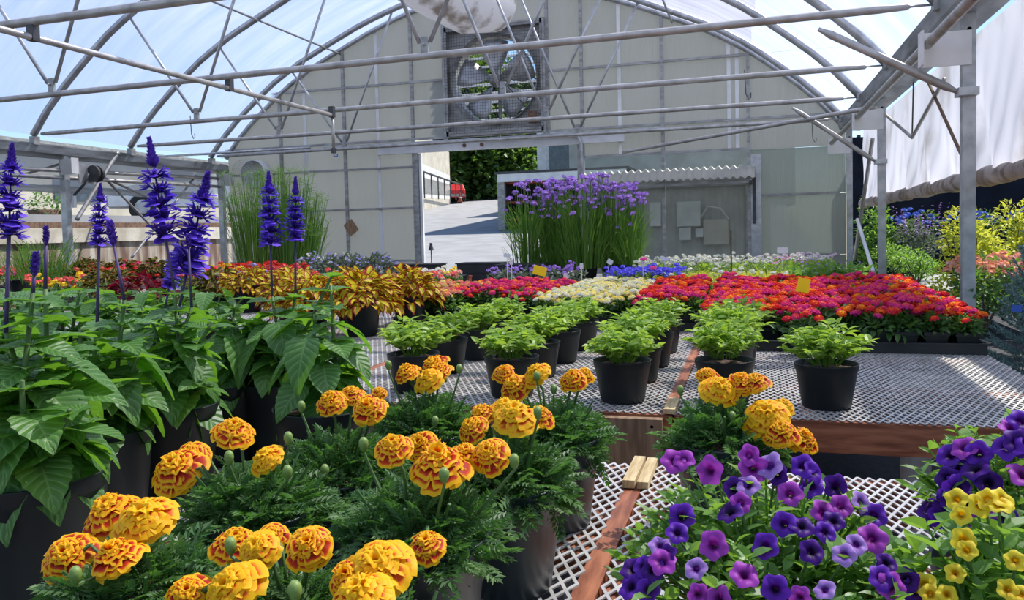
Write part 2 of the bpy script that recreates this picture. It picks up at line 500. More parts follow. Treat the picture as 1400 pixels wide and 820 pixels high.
def obj(name, me, mat=None, parent=None, loc=(0, 0, 0), rot=(0, 0, 0), sc=1.0, smooth=False, kind=None, label=None):
    if isinstance(me, MB):
        me = me.mesh(name, smooth)
    if mat is not None and len(me.materials) == 0:
        for q in (mat if isinstance(mat, (list, tuple)) else [mat]):
            me.materials.append(MATS[q])
    o = bpy.data.objects.new(name, me)
    col.objects.link(o)
    o.location = loc
    o.rotation_euler = rot
    o.scale = (sc, sc, sc) if not hasattr(sc, '__len__') else sc
    if parent is not None:
        o.parent = parent
        CH.setdefault(parent.name, []).append(o)
    if kind:
        o['kind'] = kind
    if label:
        o['label'] = label
    return o


def tag(o, label, cat, group=None):
    o['label'] = label; o['category'] = cat
    if group:
        o['group'] = group
    return o


def thing(name, label, cat, loc=(0, 0, 0), rz=0.0, group=None):
    o = bpy.data.objects.new(name, None)
    o.empty_display_size = 0.1
    col.objects.link(o)
    o.location = loc; o.rotation_euler = (0, 0, rz)
    return tag(o, label, cat, group)


def struct(name, me, mat, **kw):
    o = obj(name, me, mat, **kw)
    o['kind'] = 'structure'
    return o


def sempty(name, loc=(0, 0, 0)):
    o = bpy.data.objects.new(name, None); col.objects.link(o); o.location = loc
    o['kind'] = 'structure'
    return o


def copy_thing(src, loc, rz=0.0, label=None, sc=1.0):
    r_ = src.copy(); col.objects.link(r_); r_.location = loc; r_.rotation_euler = (0, 0, rz); r_.scale = (sc, sc, sc)
    if label:
        r_['label'] = label
    for ch in CH.get(src.name, []):
        c = ch.copy(); c.parent = r_; col.objects.link(c)
        for g in CH.get(ch.name, []):
            d = g.copy(); d.parent = c; col.objects.link(d)
    return r_
# ================================================================ the greenhouse shell
XL, XR, XC = -10.0, 1.33, -4.33      # left gutter, right gutter, ridge
YW = 13.8                            # end wall
YN = -2.5                            # where the house is cut behind the camera
ZC = 2.93                            # bottom chords


def zarch(x):
    """height of the arch above the floor at x"""
    d = np.abs(np.asarray(x, float) - XC)
    return np.interp(d, [0, 0.6, 1.7, 2.4, 3.0, 3.7, 4.3, 4.9, 5.2, 5.45, 5.6, 5.72],
                     [5.66, 5.62, 5.38, 5.14, 4.88, 4.56, 4.2, 3.73, 3.47, 3.22, 3.05, 2.88])


floor_ = struct('floor', MB().box((-4.3, 6, -0.05), (13.5, 18, 0.1)), 'weed_fabric')
# roof film
xs = np.linspace(XL - 0.05, XR + 0.05, 49)
ys = np.linspace(YN, YW + 0.05, 25)
V = [[x, y, float(zarch(x)) + 0.06 + 0.012 * math.sin(y * 2.9 + x)] for y in ys for x in xs]
nx_ = len(xs)
mb = MB(); mb.add(V, [(j * nx_ + i, j * nx_ + i + 1, (j + 1) * nx_ + i + 1, (j + 1) * nx_ + i) for j in range(len(ys) - 1) for i in range(nx_ - 1)])
struct('ceiling', mb, 'roof_film', smooth=True)


def arch_pts(y, off=0.0, x0=XL, x1=XR, n=30):
    return [(x, y, float(zarch(x)) + off) for x in np.linspace(x0, x1, n)]


truss_spec = [(4.70, 4.45, 'nearest'), (6.98, 6.60, 'second nearest'), (9.30, 8.95, 'middle'), (11.2, 11.1, 'fourth'), (13.3, 13.25, 'farthest, against the end wall')]
NODE = [-7.12, -2.78]
for k, (yl, yr, nm) in enumerate(truss_spec):
    f = lambda x: yl + (yr - yl) * (x - XL) / (XR - XL)
    lab = {0: 'steel roof truss crossing the very top of the view, nearest of the trusses', 1: 'steel roof truss second from the camera, chord crossing in front of the fan top',
           2: 'steel roof truss third from the camera, chord crossing the middle of the fan', 3: 'steel roof truss fourth from the camera, chord crossing the bottom of the fan',
           4: 'farthest steel roof truss, just before the end wall above the doorway'}[k]
    t = thing('roof_truss', lab, 'truss', (XC, f(XC), ZC), 0, 'galvanised roof trusses')
    o0 = np.array([XC, f(XC), ZC])
    A = [(x, f(x), float(zarch(x)) - 0.03) for x in np.linspace(XL, XR, 40)]
    obj('hoop', MB().tube([np.array(p) - o0 for p in A], 0.050, 10), 'galvanised', t, smooth=True)
    # bottom chord with flattened ends
    P = [np.array([XL + 0.15, f(XL), ZC]) - o0, np.array([XL + 0.35, f(XL), ZC]) - o0, np.array([XR - 0.42, f(XR), ZC]) - o0, np.array([XR - 0.22, f(XR), ZC]) - o0, np.array([XR - 0.20, f(XR), ZC]) - o0, np.array([XR + 0.02, f(XR), ZC]) - o0]
    obj('bottom_chord', MB().tube(P, [0.02, 0.031, 0.031, 0.024, 0.009, 0.009], 10), 'pipe_steel', t, smooth=True)
    for nx in NODE:
        for dx in (-1.05, 1.05):
            top = np.array([nx + dx, f(nx + dx), float(zarch(nx + dx)) - 0.04])
            bot = np.array([nx + 0.05 * np.sign(dx), f(nx), ZC + 0.12])
            obj('web_brace', MB().tube([bot - o0, top - o0], 0.020, 8), 'galvanised', t, smooth=True)
        g = MB().bar(np.array([nx, f(nx), ZC - 0.02]) - o0, np.array([nx, f(nx), ZC + 0.17]) - o0, 0.07, 0.03)
        g.lathe([(0.0, -0.02), (0.012, -0.02), (0.012, 0.02), (0.0, 0.02)], 8, np.array([nx, f(nx) - 0.03, ZC + 0.1]) - o0, 'y')
        obj('gusset_plate', g, 'galvanised_dull', t)

# lengthwise purlins under the film, tied to the hoops
for x, lab in ((-7.4, 'thin curved steel purlin along the left roof slope'), (XC, 'ridge purlin under the roof film'), (-1.25, 'thin steel purlin along the right roof slope')):
    o = obj('purlin', MB().tube([(0, YN, 0), (0, YW, 0)], 0.019, 8), 'galvanised', loc=(x, 0, float(zarch(x)) - 0.09), smooth=True)
    tag(o, lab, 'pipe')

# gutters
GP = [(0.0, 0.0), (0.0, -0.02), (-0.02, -0.02), (0.012, -0.13), (0.10, -0.155), (0.32, -0.17), (0.36, -0.06), (0.36, 0.02), (0.34, 0.02), (0.33, -0.05), (0.30, -0.14), (0.10, -0.13), (0.03, -0.11), (0.02, 0.0)]


def gutter(x, s, y0, y1, lab, z=ZC + 0.03):
    n = len(GP)
    V = [(px * s, y, pz) for y in np.linspace(y0, y1, 6) for px, pz in GP]
    F = [(j * n + i, j * n + (i + 1) % n, (j + 1) * n + (i + 1) % n, (j + 1) * n + i) for j in range(5) for i in range(n)]
    mb = MB(); mb.add(V, F + [tuple(range(n)), tuple(range(5 * n, 6 * n))])
    g = thing('gutter', lab, 'gutter', (x, 0, z))
    obj('gutter_channel', mb, 'gutter_steel', g)
    return g


gr = gutter(XR - 0.01, 1, YN, YW, 'dark steel gutter running along the right side above the posts')
gl_ = gutter(XL + 0.02, -1, YN, YW, 'grey steel gutter along the left side below the roof film', ZC - 0.12)
for k, (yl, yr, nm) in enumerate(truss_spec):      # lugs that carry hoops and chords
    obj('lug', MB().box((0.0, yr, -0.03), (0.09, 0.10, 0.09)), 'galvanised_dull', gr)
    obj('lug', MB().box((0.0, yl, 0.03), (0.09, 0.10, 0.12)), 'galvanised_dull', gl_)


# posts with white brackets
def post(x, y, z, lab, bracket=True, w=0.115):
    t = thing('post', lab, 'post', (x, y, 0), 0, 'square steel gutter posts')
    mb = MB().box((0, 0, z / 2), (w, w, z))
    obj('post_tube', mb, 'galvanised', t)
    if bracket:
        s = -1 if x > 0 else 1
        b_ = MB().box((s * 0.16, -0.06, z - 0.24), (0.34, 0.012, 0.24)).box((s * 0.32, -0.12, z - 0.24), (0.012, 0.13, 0.24))
        obj('bracket', b_, 'white_paint', t)
    for q in (0.06, 0.24):
        obj('bolt', MB().lathe([(0, 0.0), (0.016, 0.0), (0.016, 0.014), (0, 0.014)], 8, (0, -w / 2, z - 0.05 - q), 'y'), 'dark_metal', t)
    return t


PR = [(1.47, 6.44, 'square steel post at the right, nearest and widest of the posts'), (1.47, 10.42, 'slim steel post second from the camera on the right side'), (1.47, 13.74, 'steel corner post at the right end of the end wall')]
for x, y, lab in PR:
    post(x, y, 2.80, lab, w=0.085)
post(XL - 0.08, 9.9, 2.74, 'steel post behind the purple salvia spikes at the left', w=0.10)
post(XL - 0.08, 13.7, 2.74, 'steel corner post at the left end of the end wall', w=0.10)
post(XL - 0.08, 6.4, 2.74, 'steel post at the far left edge', w=0.10)


def brace(a, b, r_, lab, mat='pipe_steel', clamp=None, flat=True):
    a, b = np.array(a), np.array(b)
    t = thing('brace', lab, 'brace', tuple(b))
    d = b - a
    pts = [np.zeros(3), -d * 0.03, -d * 0.09, -d * 0.91, -d * 0.97, -d]
    rr = [r_ * 0.55, r_ * 0.6, r_, r_, r_ * 0.6, r_ * 0.55] if flat else r_
    obj('brace_tube', MB().tube(pts, rr, 10), mat, t, smooth=True)
    if clamp:
        obj('clamp', MB().box((clamp, 0, 0), (0.13, 0.13, 0.055)), 'galvanised', t)
    return t


# knee braces chord -> post on the right
brace(atY(1119, 40, 6.55), (1.40, 6.38, 2.25), 0.030, 'thick diagonal knee brace bolted to the nearest right post', clamp=0.05)
brace(atY(1083, 147, 10.4), (1.40, 10.36, 2.06), 0.028, 'diagonal knee brace bolted to the second right post', clamp=0.05)
# long wind brace reaching from gutter towards the shed
brace(atY(852, 208, 12.6), atX(1198, 146, XR), 0.026, 'long slanting steel pipe from the right gutter towards the shed roof', flat=False)
# outer side bracing in the curtain plane
zz = lambda px, py: atX(px, py, 1.62)
brace(zz(1291, 108), zz(1247, 188), 0.018, 'thin brace of the right curtain frame behind the nearest knee brace', flat=False)
brace(zz(1210, 156), zz(1247, 188), 0.018, 'short sloping brace meeting at the hanging joint right of the second post', flat=False)
brace(zz(1249, 112), zz(1247, 186), 0.008, 'thin vertical rod hanging below the right gutter', 'dark_metal', flat=False)
brace(zz(1268, 110), zz(1316, 215), 0.014, 'thin rusty rod slanting down to the nearest post', 'rust', flat=False)
brace(zz(1193, 190), zz(1168, 355), 0.028, 'brown slanting pipe leaning beside the corner post', 'pipe_steel', flat=False)
brace(atX(1172, 300, 1.3), atX(1194, 372, 1.3), 0.022, 'short white pipe leaning behind the red lantanas', 'white_paint', flat=False)
# crank pipe under the right gutter, carried by the brackets
t = thing('crank_pipe', 'round roll-up pipe running along below the right gutter', 'pipe', (1.20, 0, 2.60))
obj('crank_pipe_tube', MB().tube([(0, 2.2, 0), (0, YW - 0.2, 0)], 0.034, 10), 'pipe_steel', t, smooth=True)

# hanging water pipe
wp = thing('water_pipe', 'long diagonal water pipe hung below the trusses at the upper left', 'pipe', (-4.9, 4, 2.82))
obj('pipe_run', MB().tube([(0, -2.5, 0), (0, 4.86, 0)], 0.024, 10), 'pipe_steel', wp, smooth=True)
obj('pipe_drop', MB().tube([(0, 4.87, 0), (0, 4.87, -0.42)], 0.02, 8), 'pipe_steel', wp, smooth=True)
obj('valve', MB().tube([(0, 4.87, -0.40), (0, 4.87, -0.46)], 0.034, 8), 'dark_metal', wp)
obj('hook', MB().tube([(0, 4.87, -0.46), (0, 4.87, -0.5), (0.05, 4.87, -0.5), (0.05, 4.87, -0.47)], 0.008, 6), 'blue_plastic', wp)
for y in (0.6, 2.85, 4.86):
    obj('hanger_clamp', MB().box((0, y, 0.04), (0.06, 0.06, 0.13)), 'dark_metal', wp)
# thin pipes before the end wall
o = obj('heating_pipe', MB().tube([(0, 0, 0), (5.2, 0, 0)], 0.022, 8), 'galvanised', loc=tuple(atY(106, 221, 12.9)), smooth=True)
tag(o, 'thin horizontal pipe running left of the doorway below the farthest truss', 'pipe')
# wire hooks hanging from the chords
for (px, py), y, lab in (((260, 158), 9.2, 'bent wire hook hanging from the third truss at the left'), ((1018, 96), 9.0, 'bent wire hook hanging from the third truss at the right'), ((1110, 167), 13.25, 'small wire hook near the right corner post')):
    p = atY(px, py, y)
    o = obj('wire_hook', MB().tube([(0, 0, 0), (0.01, 0, -0.25), (0.04, 0, -0.31), (0.06, 0, -0.29), (0.06, 0, -0.24)], 0.006, 5), 'dark_metal', loc=tuple(p))
    tag(o, lab, 'hook')

# ---------------------------------------------------------------- side curtains
def curtain(x, y0, y1, ztop, zb0, zb1, mat, name, roll=0.075):
    root = sempty(name, (x, 0, 0))
    ys = np.linspace(y0, y1, 240); zs = np.linspace(0, 1, 12)
    zb = lambda y: zb0 + (zb1 - zb0) * (y - y0) / (y1 - y0)
    V = []
    for y in ys:
        for q in zs:
            w = 0.028 * math.sin(y * 5 + q * 4) + 0.03 * math.sin(y * 2.1 - q * 3) + 0.022 * math.sin(y * 9 + q * 7) + 0.012 * math.sin(y * 17 - q * 9)
            V.append((w * q, y, ztop + (zb(y) - ztop) * q))
    n = len(zs)
    mb = MB(); mb.add(V, [(j * n + i, j * n + i + 1, (j + 1) * n + i + 1, (j + 1) * n + i) for j in range(len(ys) - 1) for i in range(n - 1)])
    obj('curtain_sheet', mb, mat, root, smooth=True)
    P = [(0, y, zb(y)) for y in np.linspace(y0, y1, 60)]
    rr = [roll * (1 + 0.12 * math.sin(i * 1.3) + 0.08 * math.sin(i * 2.9)) for i in range(60)]
    obj('curtain_roll', MB().tube(P, rr, 14), 'curtain_roll' if x > 0 else mat, root, smooth=True)


curtain(1.76, -1.0, 14.4, 2.86, 1.72, 1.66, 'curtain_film', 'wall_right', 0.072)
curtain(XL - 0.35, 2.0, 13.9, 2.75, 2.18, 2.18, 'curtain_left', 'wall_left', 0.06)

# ---------------------------------------------------------------- end wall
wall = sempty('wall_back', (0, YW, 0))
DXL, DXR, DZ = -5.88, -2.87, 2.80       # doorway
FX0, FX1, FZ0, FZ1 = -5.27, -3.46, 3.12, 4.98   # fan
mull = [XL + 0.02, -8.75, -7.37, -5.97, -5.33, -3.40, -2.80, -1.43, -0.05, XR + 0.10]


def panel(x0, x1, z0, z1, mat, top=False, name='wall_panel'):
    mb = MB()
    xs = np.linspace(x0, x1, 7)
    zt = [min(z1, float(zarch(x)) - 0.02) if top else z1 for x in xs]
    if max(zt) <= z0 + 0.03:
        return
    zt = [max(z0 + 0.01, z) for z in zt]
    V = []
    for yy in (0.01, 0.022):
        V += [(x, yy, z0) for x in xs] + [(x, yy, z) for x, z in zip(xs, zt)]
    n = 7
    F = []
    for i in range(n - 1):
        F += [(i, i + 1, n + i + 1, n + i), (2 * n + i + 1, 2 * n + i, 3 * n + i, 3 * n + i + 1)]
        F += [(n + i, n + i + 1, 3 * n + i + 1, 3 * n + i), (i + 1, i, 2 * n + i, 2 * n + i + 1)]
    F += [(0, n, 3 * n, 2 * n), (n - 1, 3 * n - 1, 4 * n - 1, 2 * n - 1)]
    mb.add(V, F)
    obj(name, mb, mat, wall)


PC, PG = 'polycarbonate', 'polycarbonate_grey'
zr = [0.0, 0.85, 1.83, 2.58, 3.08, 4.12, 6.0]
for i in range(len(mull) - 1):
    x0, x1 = mull[i] + 0.005, mull[i + 1] - 0.005
    for j in range(6):
        z0, z1 = zr[j], zr[j + 1]
        xm = (x0 + x1) / 2
        if DXL < xm < DXR and z1 <= 3.08:
            continue
        if FX0 < xm < FX1 and z1 > FZ0 and z0 < FZ1:
            if j == 5:
                panel(x0, x1, FZ1 + 0.06, z1, PC, True)
            continue
        if -2.8 < xm < -0.05 and j < 3:
            continue
        if -5.97 < xm < -5.88:
            continue
        mt = PG if xm > -0.05 and j < 3 else PC
        panel(x0, x1, z0 + 0.003, z1 - 0.003, mt, True)
# lintel strip above the door (jambs are narrower than the mullion bays)
for x in mull[1:-1]:
    z1 = float(zarch(x)) - 0.03
    z0 = 0.0
    if DXL < x < DXR:
        z0 = 2.95
    obj('mullion', MB().box((x, -0.02, (z0 + z1) / 2), (0.055, 0.05, z1 - z0)), 'galvanised_dull', wall)
for x in (-8.22, -6.68, -0.35, -0.72 + 0.5, -2.15):       # thinner pale seams between the sheets
    z1 = float(zarch(x)) - 0.03
    zlo = 2.6 if x > -2.8 else 0.0
    obj('seam_strip', MB().box((x, -0.005, (zlo + z1) / 2), (0.06, 0.014, z1 - zlo)), 'white_paint', wall)
for z, xa, xb in ((4.12, -8.9, FX0 - 0.05), (4.12, FX1 + 0.05, 0.1), (3.08, XL, XR), (2.58, XL, DXL - 0.06), (2.6, -2.8, -0.05), (1.83, XL, DXL - 0.06), (1.83, -0.05, XR), (0.85, XL, DXL - 0.06), (0.85, -0.05, XR)):
    obj('girt', MB().box(((xa + xb) / 2, -0.03, z), (xb - xa, 0.035, 0.04)), 'galvanised_dull', wall)
obj('edge_hoop', MB().tube([(x, -0.03, float(zarch(x)) - 0.02) for x in np.linspace(XL, XR, 40)], 0.045, 8), 'galvanised', wall, smooth=True)
# door header, white jambs and the curved door rail
hd = sempty('trim_1', (0, YW, 0))
obj('header_beam', MB().box(((DXL + DXR) / 2 + 0.0, -0.05, 2.90), (DXR - DXL + 1.6, 0.06, 0.15)), 'white_paint', hd)
obj('header_channel', MB().box(((DXL + DXR) / 2 - 0.2, -0.10, 3.0), (DXR - DXL + 3.4, 0.05, 0.05)), 'galvanised', hd)
obj('jamb', MB().box((DXL - 0.03, -0.03, 1.41), (0.06, 0.08, 2.82)), 'galvanised_dull', hd)
obj('jamb', MB().box((DXL + 0.035, 0.0, 1.41), (0.05, 0.06, 2.82)), 'white_paint', hd)
obj('jamb', MB().box((DXR + 0.0, -0.03, 1.41), (0.05, 0.06, 2.82)), 'galvanised_dull', hd)
obj('rail_pipe', MB().tube([(-4.6, -0.14, 2.99), (-3.0, -0.14, 2.99), (-2.85, -0.14, 2.94), (-2.80, -0.14, 2.8), (-2.78, -0.14, 1.0)], 0.03, 8), 'galvanised', hd, smooth=True)
for x in (-4.95, -4.62):
    obj('roller', MB().lathe([(0, 0), (0.035, 0), (0.035, 0.03), (0, 0.03)], 10, (x, -0.1, 2.91), 'y'), 'rust', hd)
# right clear bay: ribbed clear panes, and service hut behind them
for x0, x1 in ((-2.8, -1.43), (-1.43, -0.05)):
    panel(x0 + 0.01, x1 - 0.01, 0.0, 2.57, 'clear_ribbed', name='clear_pane')
obj('door_plate', MB().box((0.06, -0.04, 1.3), (0.16, 0.03, 2.4)), 'galvanised', wall)
obj('door_latch', MB().box((0.03, -0.08, 1.75), (0.05, 0.03, 0.75)), 'dark_metal', wall)

# corrugated awning inside, above the clear bay
aw = thing('corrugated_awning', 'weathered corrugated sheet awning above the clear ribbed panes', 'awning', (-1.4, YW - 0.03, 2.22))
n = 110
V = []
for i in range(n):
    x = -1.42 + 2.86 * i / (n - 1)
    c = 0.022 * math.sin(i / (n - 1) * 2 * math.pi * 24)
    V += [(x, -0.05, 0.10 + c), (x, -0.42, -0.10 + c), (x, -0.05, 0.09 + c), (x, -0.42, -0.11 + c)]
F = []
for i in range(n - 1):
    a, b_ = 4 * i, 4 * i + 4
    F += [(a, a + 1, b_ + 1, b_), (a + 3, a + 2, b_ + 2, b_ + 3), (a + 1, a + 3, b_ + 3, b_ + 1)]
mb = MB(); mb.add(V, F)
obj('awning_sheet', mb, 'corrugated', aw, smooth=True)
obj('awning_beam', MB().box((0, -0.30, -0.16), (2.7, 0.05, 0.07)), 'galvanised_dull', aw)
for x in (-1.38, 1.38):
    obj('awning_arm', MB().bar((x, -0.05, -0.2), (x, -0.4, -0.14), 0.03), 'galvanised_dull', aw)

hut = thing('service_hut', 'grey corrugated service wall behind the clear panes, right of the doorway', 'shed', (-1.4, YW + 0.8, 0))
n = 120
V = []
for i in range(n):
    x = -1.5 + 3.2 * i / (n - 1)
    c = 0.012 * math.sin(i / (n - 1) * 2 * math.pi * 30)
    V += [(x, c, 0), (x, c, 2.35), (x, c + 0.05, 0), (x, c + 0.05, 2.35)]
mb = MB(); mb.add(V, [f_ for i in range(n - 1) for f_ in ((4 * i, 4 * i + 1, 4 * i + 5, 4 * i + 4)[::-1], (4 * i + 2, 4 * i + 3, 4 * i + 7, 4 * i + 6))])
obj('hut_wall', mb, 'hut_grey', hut, smooth=True)
obj('door_frame', MB().box((-0.62, -0.04, 1.05), (0.06, 0.05, 2.1)).box((0.42 + 0.9, -0.04, 1.05), (0.06, 0.05, 2.1)).box((0.35, -0.04, 2.08), (1.95, 0.05, 0.06)), 'galvanised_dull', hut)


def onhut(px, py):
    p = atY(px, py, YW + 0.7)
    return p


def hutbox(px0, py0, px1, py1, name, lab, mat, buttons=()):
    a, b_ = onhut(px0, py0), onhut(px1, py1)
    t = thing(name, lab, 'electrical box', (float(a[0] + b_[0]) / 2, YW + 0.72, float(b_[2])))
    w, h_ = float(b_[0] - a[0]), float(a[2] - b_[2])
    hs = obj('housing', MB().box((0, 0, h_ / 2), (w, 0.12, h_)).box((0, -0.065, h_ / 2), (w * 0.94, 0.012, h_ * 0.94)), mat, t)
    for (bx, by, bm2) in buttons:
        obj('button', MB().lathe([(0, 0), (0.016, 0), (0.016, 0.02), (0, 0.02)], 10, (bx * w, -0.07, by * h_), 'y'), bm2, hs)


bt = []
for r_ in range(5):
    bt += [(-0.32, 0.16 + 0.165 * r_, 'dark_metal'), (-0.14, 0.16 + 0.165 * r_, 'red_paint' if r_ in (0, 4) else 'dark_metal')]
bt += [(0.18, 0.82, 'dark_metal'), (0.34, 0.82, 'dark_metal')]
hutbox(925, 276, 958, 309, 'control_panel', 'pale control panel with two columns of round buttons behind clear pane', 'grey_box', bt)
hutbox(929, 311, 945, 328, 'switch_box', 'small pale switch box with two green buttons below the control panel', 'grey_box', [(-0.2, 0.7, 'pot_green'), (0.2, 0.7, 'pot_green')])
hutbox(951, 312, 962, 324, 'junction_box', 'smallest pale junction box right of the switch box', 'grey_box')
hutbox(962, 300, 996, 334, 'breaker_cabinet', 'plain beige breaker cabinet at the right behind the clear pane', 'beige_wall')
hutbox(888, 277, 904, 309, 'meter_box', 'tall pale meter box left of the middle mullion', 'white_paint')
o = obj('conduit', MB().tube([atY(957, 300, YW + 0.7), atY(968, 282, YW + 0.7), atY(985, 285, YW + 0.7), atY(996, 300, YW + 0.7)], 0.02, 8), 'grey_box', smooth=True)
tag(o, 'bent grey conduit above the breaker cabinet', 'conduit')

# ---------------------------------------------------------------- exhaust fan
fan = thing('exhaust_fan', 'large square exhaust fan with louvres in the end wall above the doorway', 'fan', ((FX0 + FX1) / 2, YW, FZ0))
fw, fh = FX1 - FX0, FZ1 - FZ0
fr = 0.76
# housing plate with round hole
mb = MB()
n = 48
V = []
for i in range(n):
    a = 2 * math.pi * i / n
    c, s_ = math.cos(a), math.sin(a)
    k = 1 / max(abs(c), abs(s_))
    V += [(fr * c, 0, fh / 2 + fr * s_), (fw / 2 * c * k, 0, fh / 2 + fh / 2 * s_ * k), (fr * c * 1.06, -0.10, fh / 2 + fr * s_ * 1.06), (fr * c, 0.3, fh / 2 + fr * s_)]
F = []
for i in range(n):
    a, b_ = 4 * i, 4 * ((i + 1) % n)
    F += [(a, a + 1, b_ + 1, b_), (a, b_, b_ + 2, a + 2), (a, a + 3, b_ + 3, b_)]
mb.add(V, F)
obj('fan_plate', mb, 'galvanised_dull', fan, smooth=False)
obj('fan_frame', MB().box((-fw / 2, -0.05, fh / 2), (0.08, 0.16, fh + 0.1)).box((fw / 2, -0.05, fh / 2), (0.08, 0.16, fh + 0.1)).box((0, -0.05, 0), (fw, 0.16, 0.08)).box((0, -0.05, fh), (fw, 0.16, 0.08)), 'galvanised_dull', fan)
for k in range(5):
    a0 = 2 * math.pi * k / 5 + 0.35
    V = []
    for i in range(7):
        q = i / 6
        r_ = 0.10 + 0.62 * q
        w = 0.26 + 0.24 * math.sin(q * 2.6)
        for s_, yy in ((-1, 0.16), (-0.35, 0.10), (0.35, 0.04), (1, -0.02)):
            a = a0 + s_ * w * 0.9
            V.append((r_ * math.cos(a), yy * (1.1 - 0.5 * q), fh / 2 + r_ * math.sin(a)))
    mb = MB(); mb.add(V, [(4 * i + j, 4 * i + j + 1, 4 * i + j + 5, 4 * i + j + 4) for i in range(6) for j in range(3)])
    b_ = obj('blade', mb, 'galvanised', fan, smooth=True)
    b_.modifiers.new('solid', 'SOLIDIFY').thickness = 0.006
obj('hub', MB().lathe([(0, -0.06), (0.07, -0.05), (0.12, 0.0), (0.12, 0.12), (0, 0.12)][::-1], 20, (0, 0, fh / 2), 'y'), 'galvanised_dull', fan, smooth=True)
obj('fan_strut', MB().box((0, 0.28, fh / 2), (0.07, 0.03, fh)), 'galvanised_dull', fan)
for k in range(11):
    z = 0.12 + k * (fh - 0.24) / 10
    obj('louvre', MB().bar((-fw / 2 + 0.06, 0.42, z), (fw / 2 - 0.06, 0.42, z), 0.13, 0.008, up=(0, -0.5, 0.86)), 'galvanised', fan)
g = MB()
for i in range(37):
    x = -fw / 2 + fw * i / 36
    g.bar((x, -0.14, 0), (x, -0.14, fh), 0.004)
    z = fh * i / 36
    g.bar((-fw / 2, -0.14, z), (fw / 2, -0.14, z), 0.004)
obj('guard_grille', g, 'dark_metal', fan, kind='stuff')
mo = obj('motor', MB().lathe([(0, 0), (0.07, 0), (0.08, 0.03), (0.08, 0.20), (0, 0.2)], 14, (0.72, -0.18, 0.1)), 'rust', fan)
obj('belt', MB().tube([(0.72, -0.16, 0.25), (0.12, -0.08, fh / 2)], 0.01, 6), 'dark_metal', fan)

# inflated poly duct by the fan
dt = thing('air_duct', 'white inflated poly tube with grey mould hanging in front of the fan', 'duct', tuple(atY(655, 30, 11.9)))
o0 = atY(655, 30, 11.9)
P = [atY(692, 6, 12.5), atY(689, 6, 12.4), atY(676, 6, 12.2), atY(640, 0, 11.6), atY(590, -28, 10.9), atY(520, -75, 10.2)]
obj('duct_tube', MB().tube([p - o0 for p in P], [0.04, 0.24, 0.42, 0.50, 0.50, 0.50], 24, cap=False), 'duct_film', dt, smooth=True)

# circulation fan drum at the left of the end wall
cf = thing('circulation_fan', 'round white fan drum on the end wall behind the tall green stems', 'fan', tuple(atY(345, 238, 13.4)))
obj('mount_arm', MB().box((0, 0.2, 0), (0.05, 0.44, 0.05)), 'galvanised', cf)
obj('drum', MB().lathe([(0.26, 0.0), (0.28, 0.02), (0.28, 0.26), (0.24, 0.28), (0.0, 0.28)], 28, (0, 0, 0), 'y'), 'white_paint', cf, smooth=True)
gg = MB()
for r_ in np.linspace(0.04, 0.25, 6):
    gg.tube([(r_ * math.cos(a), -0.29, r_ * math.sin(a)) for a in np.linspace(0, 2 * math.pi, 25)], 0.004, 5, cap=False)
obj('drum_grille', gg, 'galvanised', cf, kind='stuff')

# left side gear: crank winch, braces, rods
wn_ = thing('crank_winch', 'roll-up winch wheel with hanging crank handle on the left post', 'winch', tuple(atX(122, 237, XL + 0.2)))
obj('winch_plate', MB().box((-0.1, 0.05, 0.0), (0.03, 0.32, 0.3)), 'galvanised', wn_)
V0 = MB().lathe([(0, -0.06), (0.13, -0.06), (0.13, -0.02), (0.09, -0.02), (0.09, 0.02), (0.13, 0.02), (0.13, 0.06), (0, 0.06)], 20, (0, 0.12, 0), 'y')
obj('winch_wheel', V0, 'dark_metal', wn_)
obj('crank_arm', MB().tube([(0, -0.02, 0), (-0.05, -0.05, -0.16), (-0.22, -0.08, -0.32), (-0.24, -0.08, -0.36)], 0.02, 8), 'dark_metal', wn_, smooth=True)
obj('crank_handle', MB().tube([(-0.24, -0.08, -0.34), (-0.24, -0.08, -0.52)], 0.035, 8), 'white_paint', wn_)
ll = lambda px, py, x=XL: atX(px, py, x)
brace(ll(161, 208), ll(105, 300), 0.035, 'thick diagonal brace rising from the left post to the gutter', flat=False)
brace(ll(143, 243, -10.2), ll(222, 325, -10.2), 0.022, 'long thin brace crossing behind the tallest salvia spike', flat=False)
brace(ll(268, 240, -10.2), ll(180, 352, -10.2), 0.022, 'long thin brace crossing in front of the white car', flat=False)
brace(ll(145, 244, -10.2), ll(207, 272, -10.2), 0.018, 'thin rod slanting right from the winch', flat=False)
brace(ll(35, 238, -10.2), ll(90, 222, -10.2), 0.018, 'thin rod slanting up to the left post', flat=False)
for py0, py1, lab in ((229, 236, 'roll-up pipe along the left side above the winch'), (238, 247, 'lower roll-up pipe along the left side')):
    a, b_ = ll(0, py0, -10.1), ll(300, py1 + 8, -10.1)
    o = obj('roll_pipe', MB().tube([a * 0, b_ - a], 0.03, 8), 'pipe_steel', loc=tuple(a), smooth=True)
    tag(o, lab, 'pipe')
# ================================================================ outdoors
def rz_(y):
    return 0.076 * (y - YW)


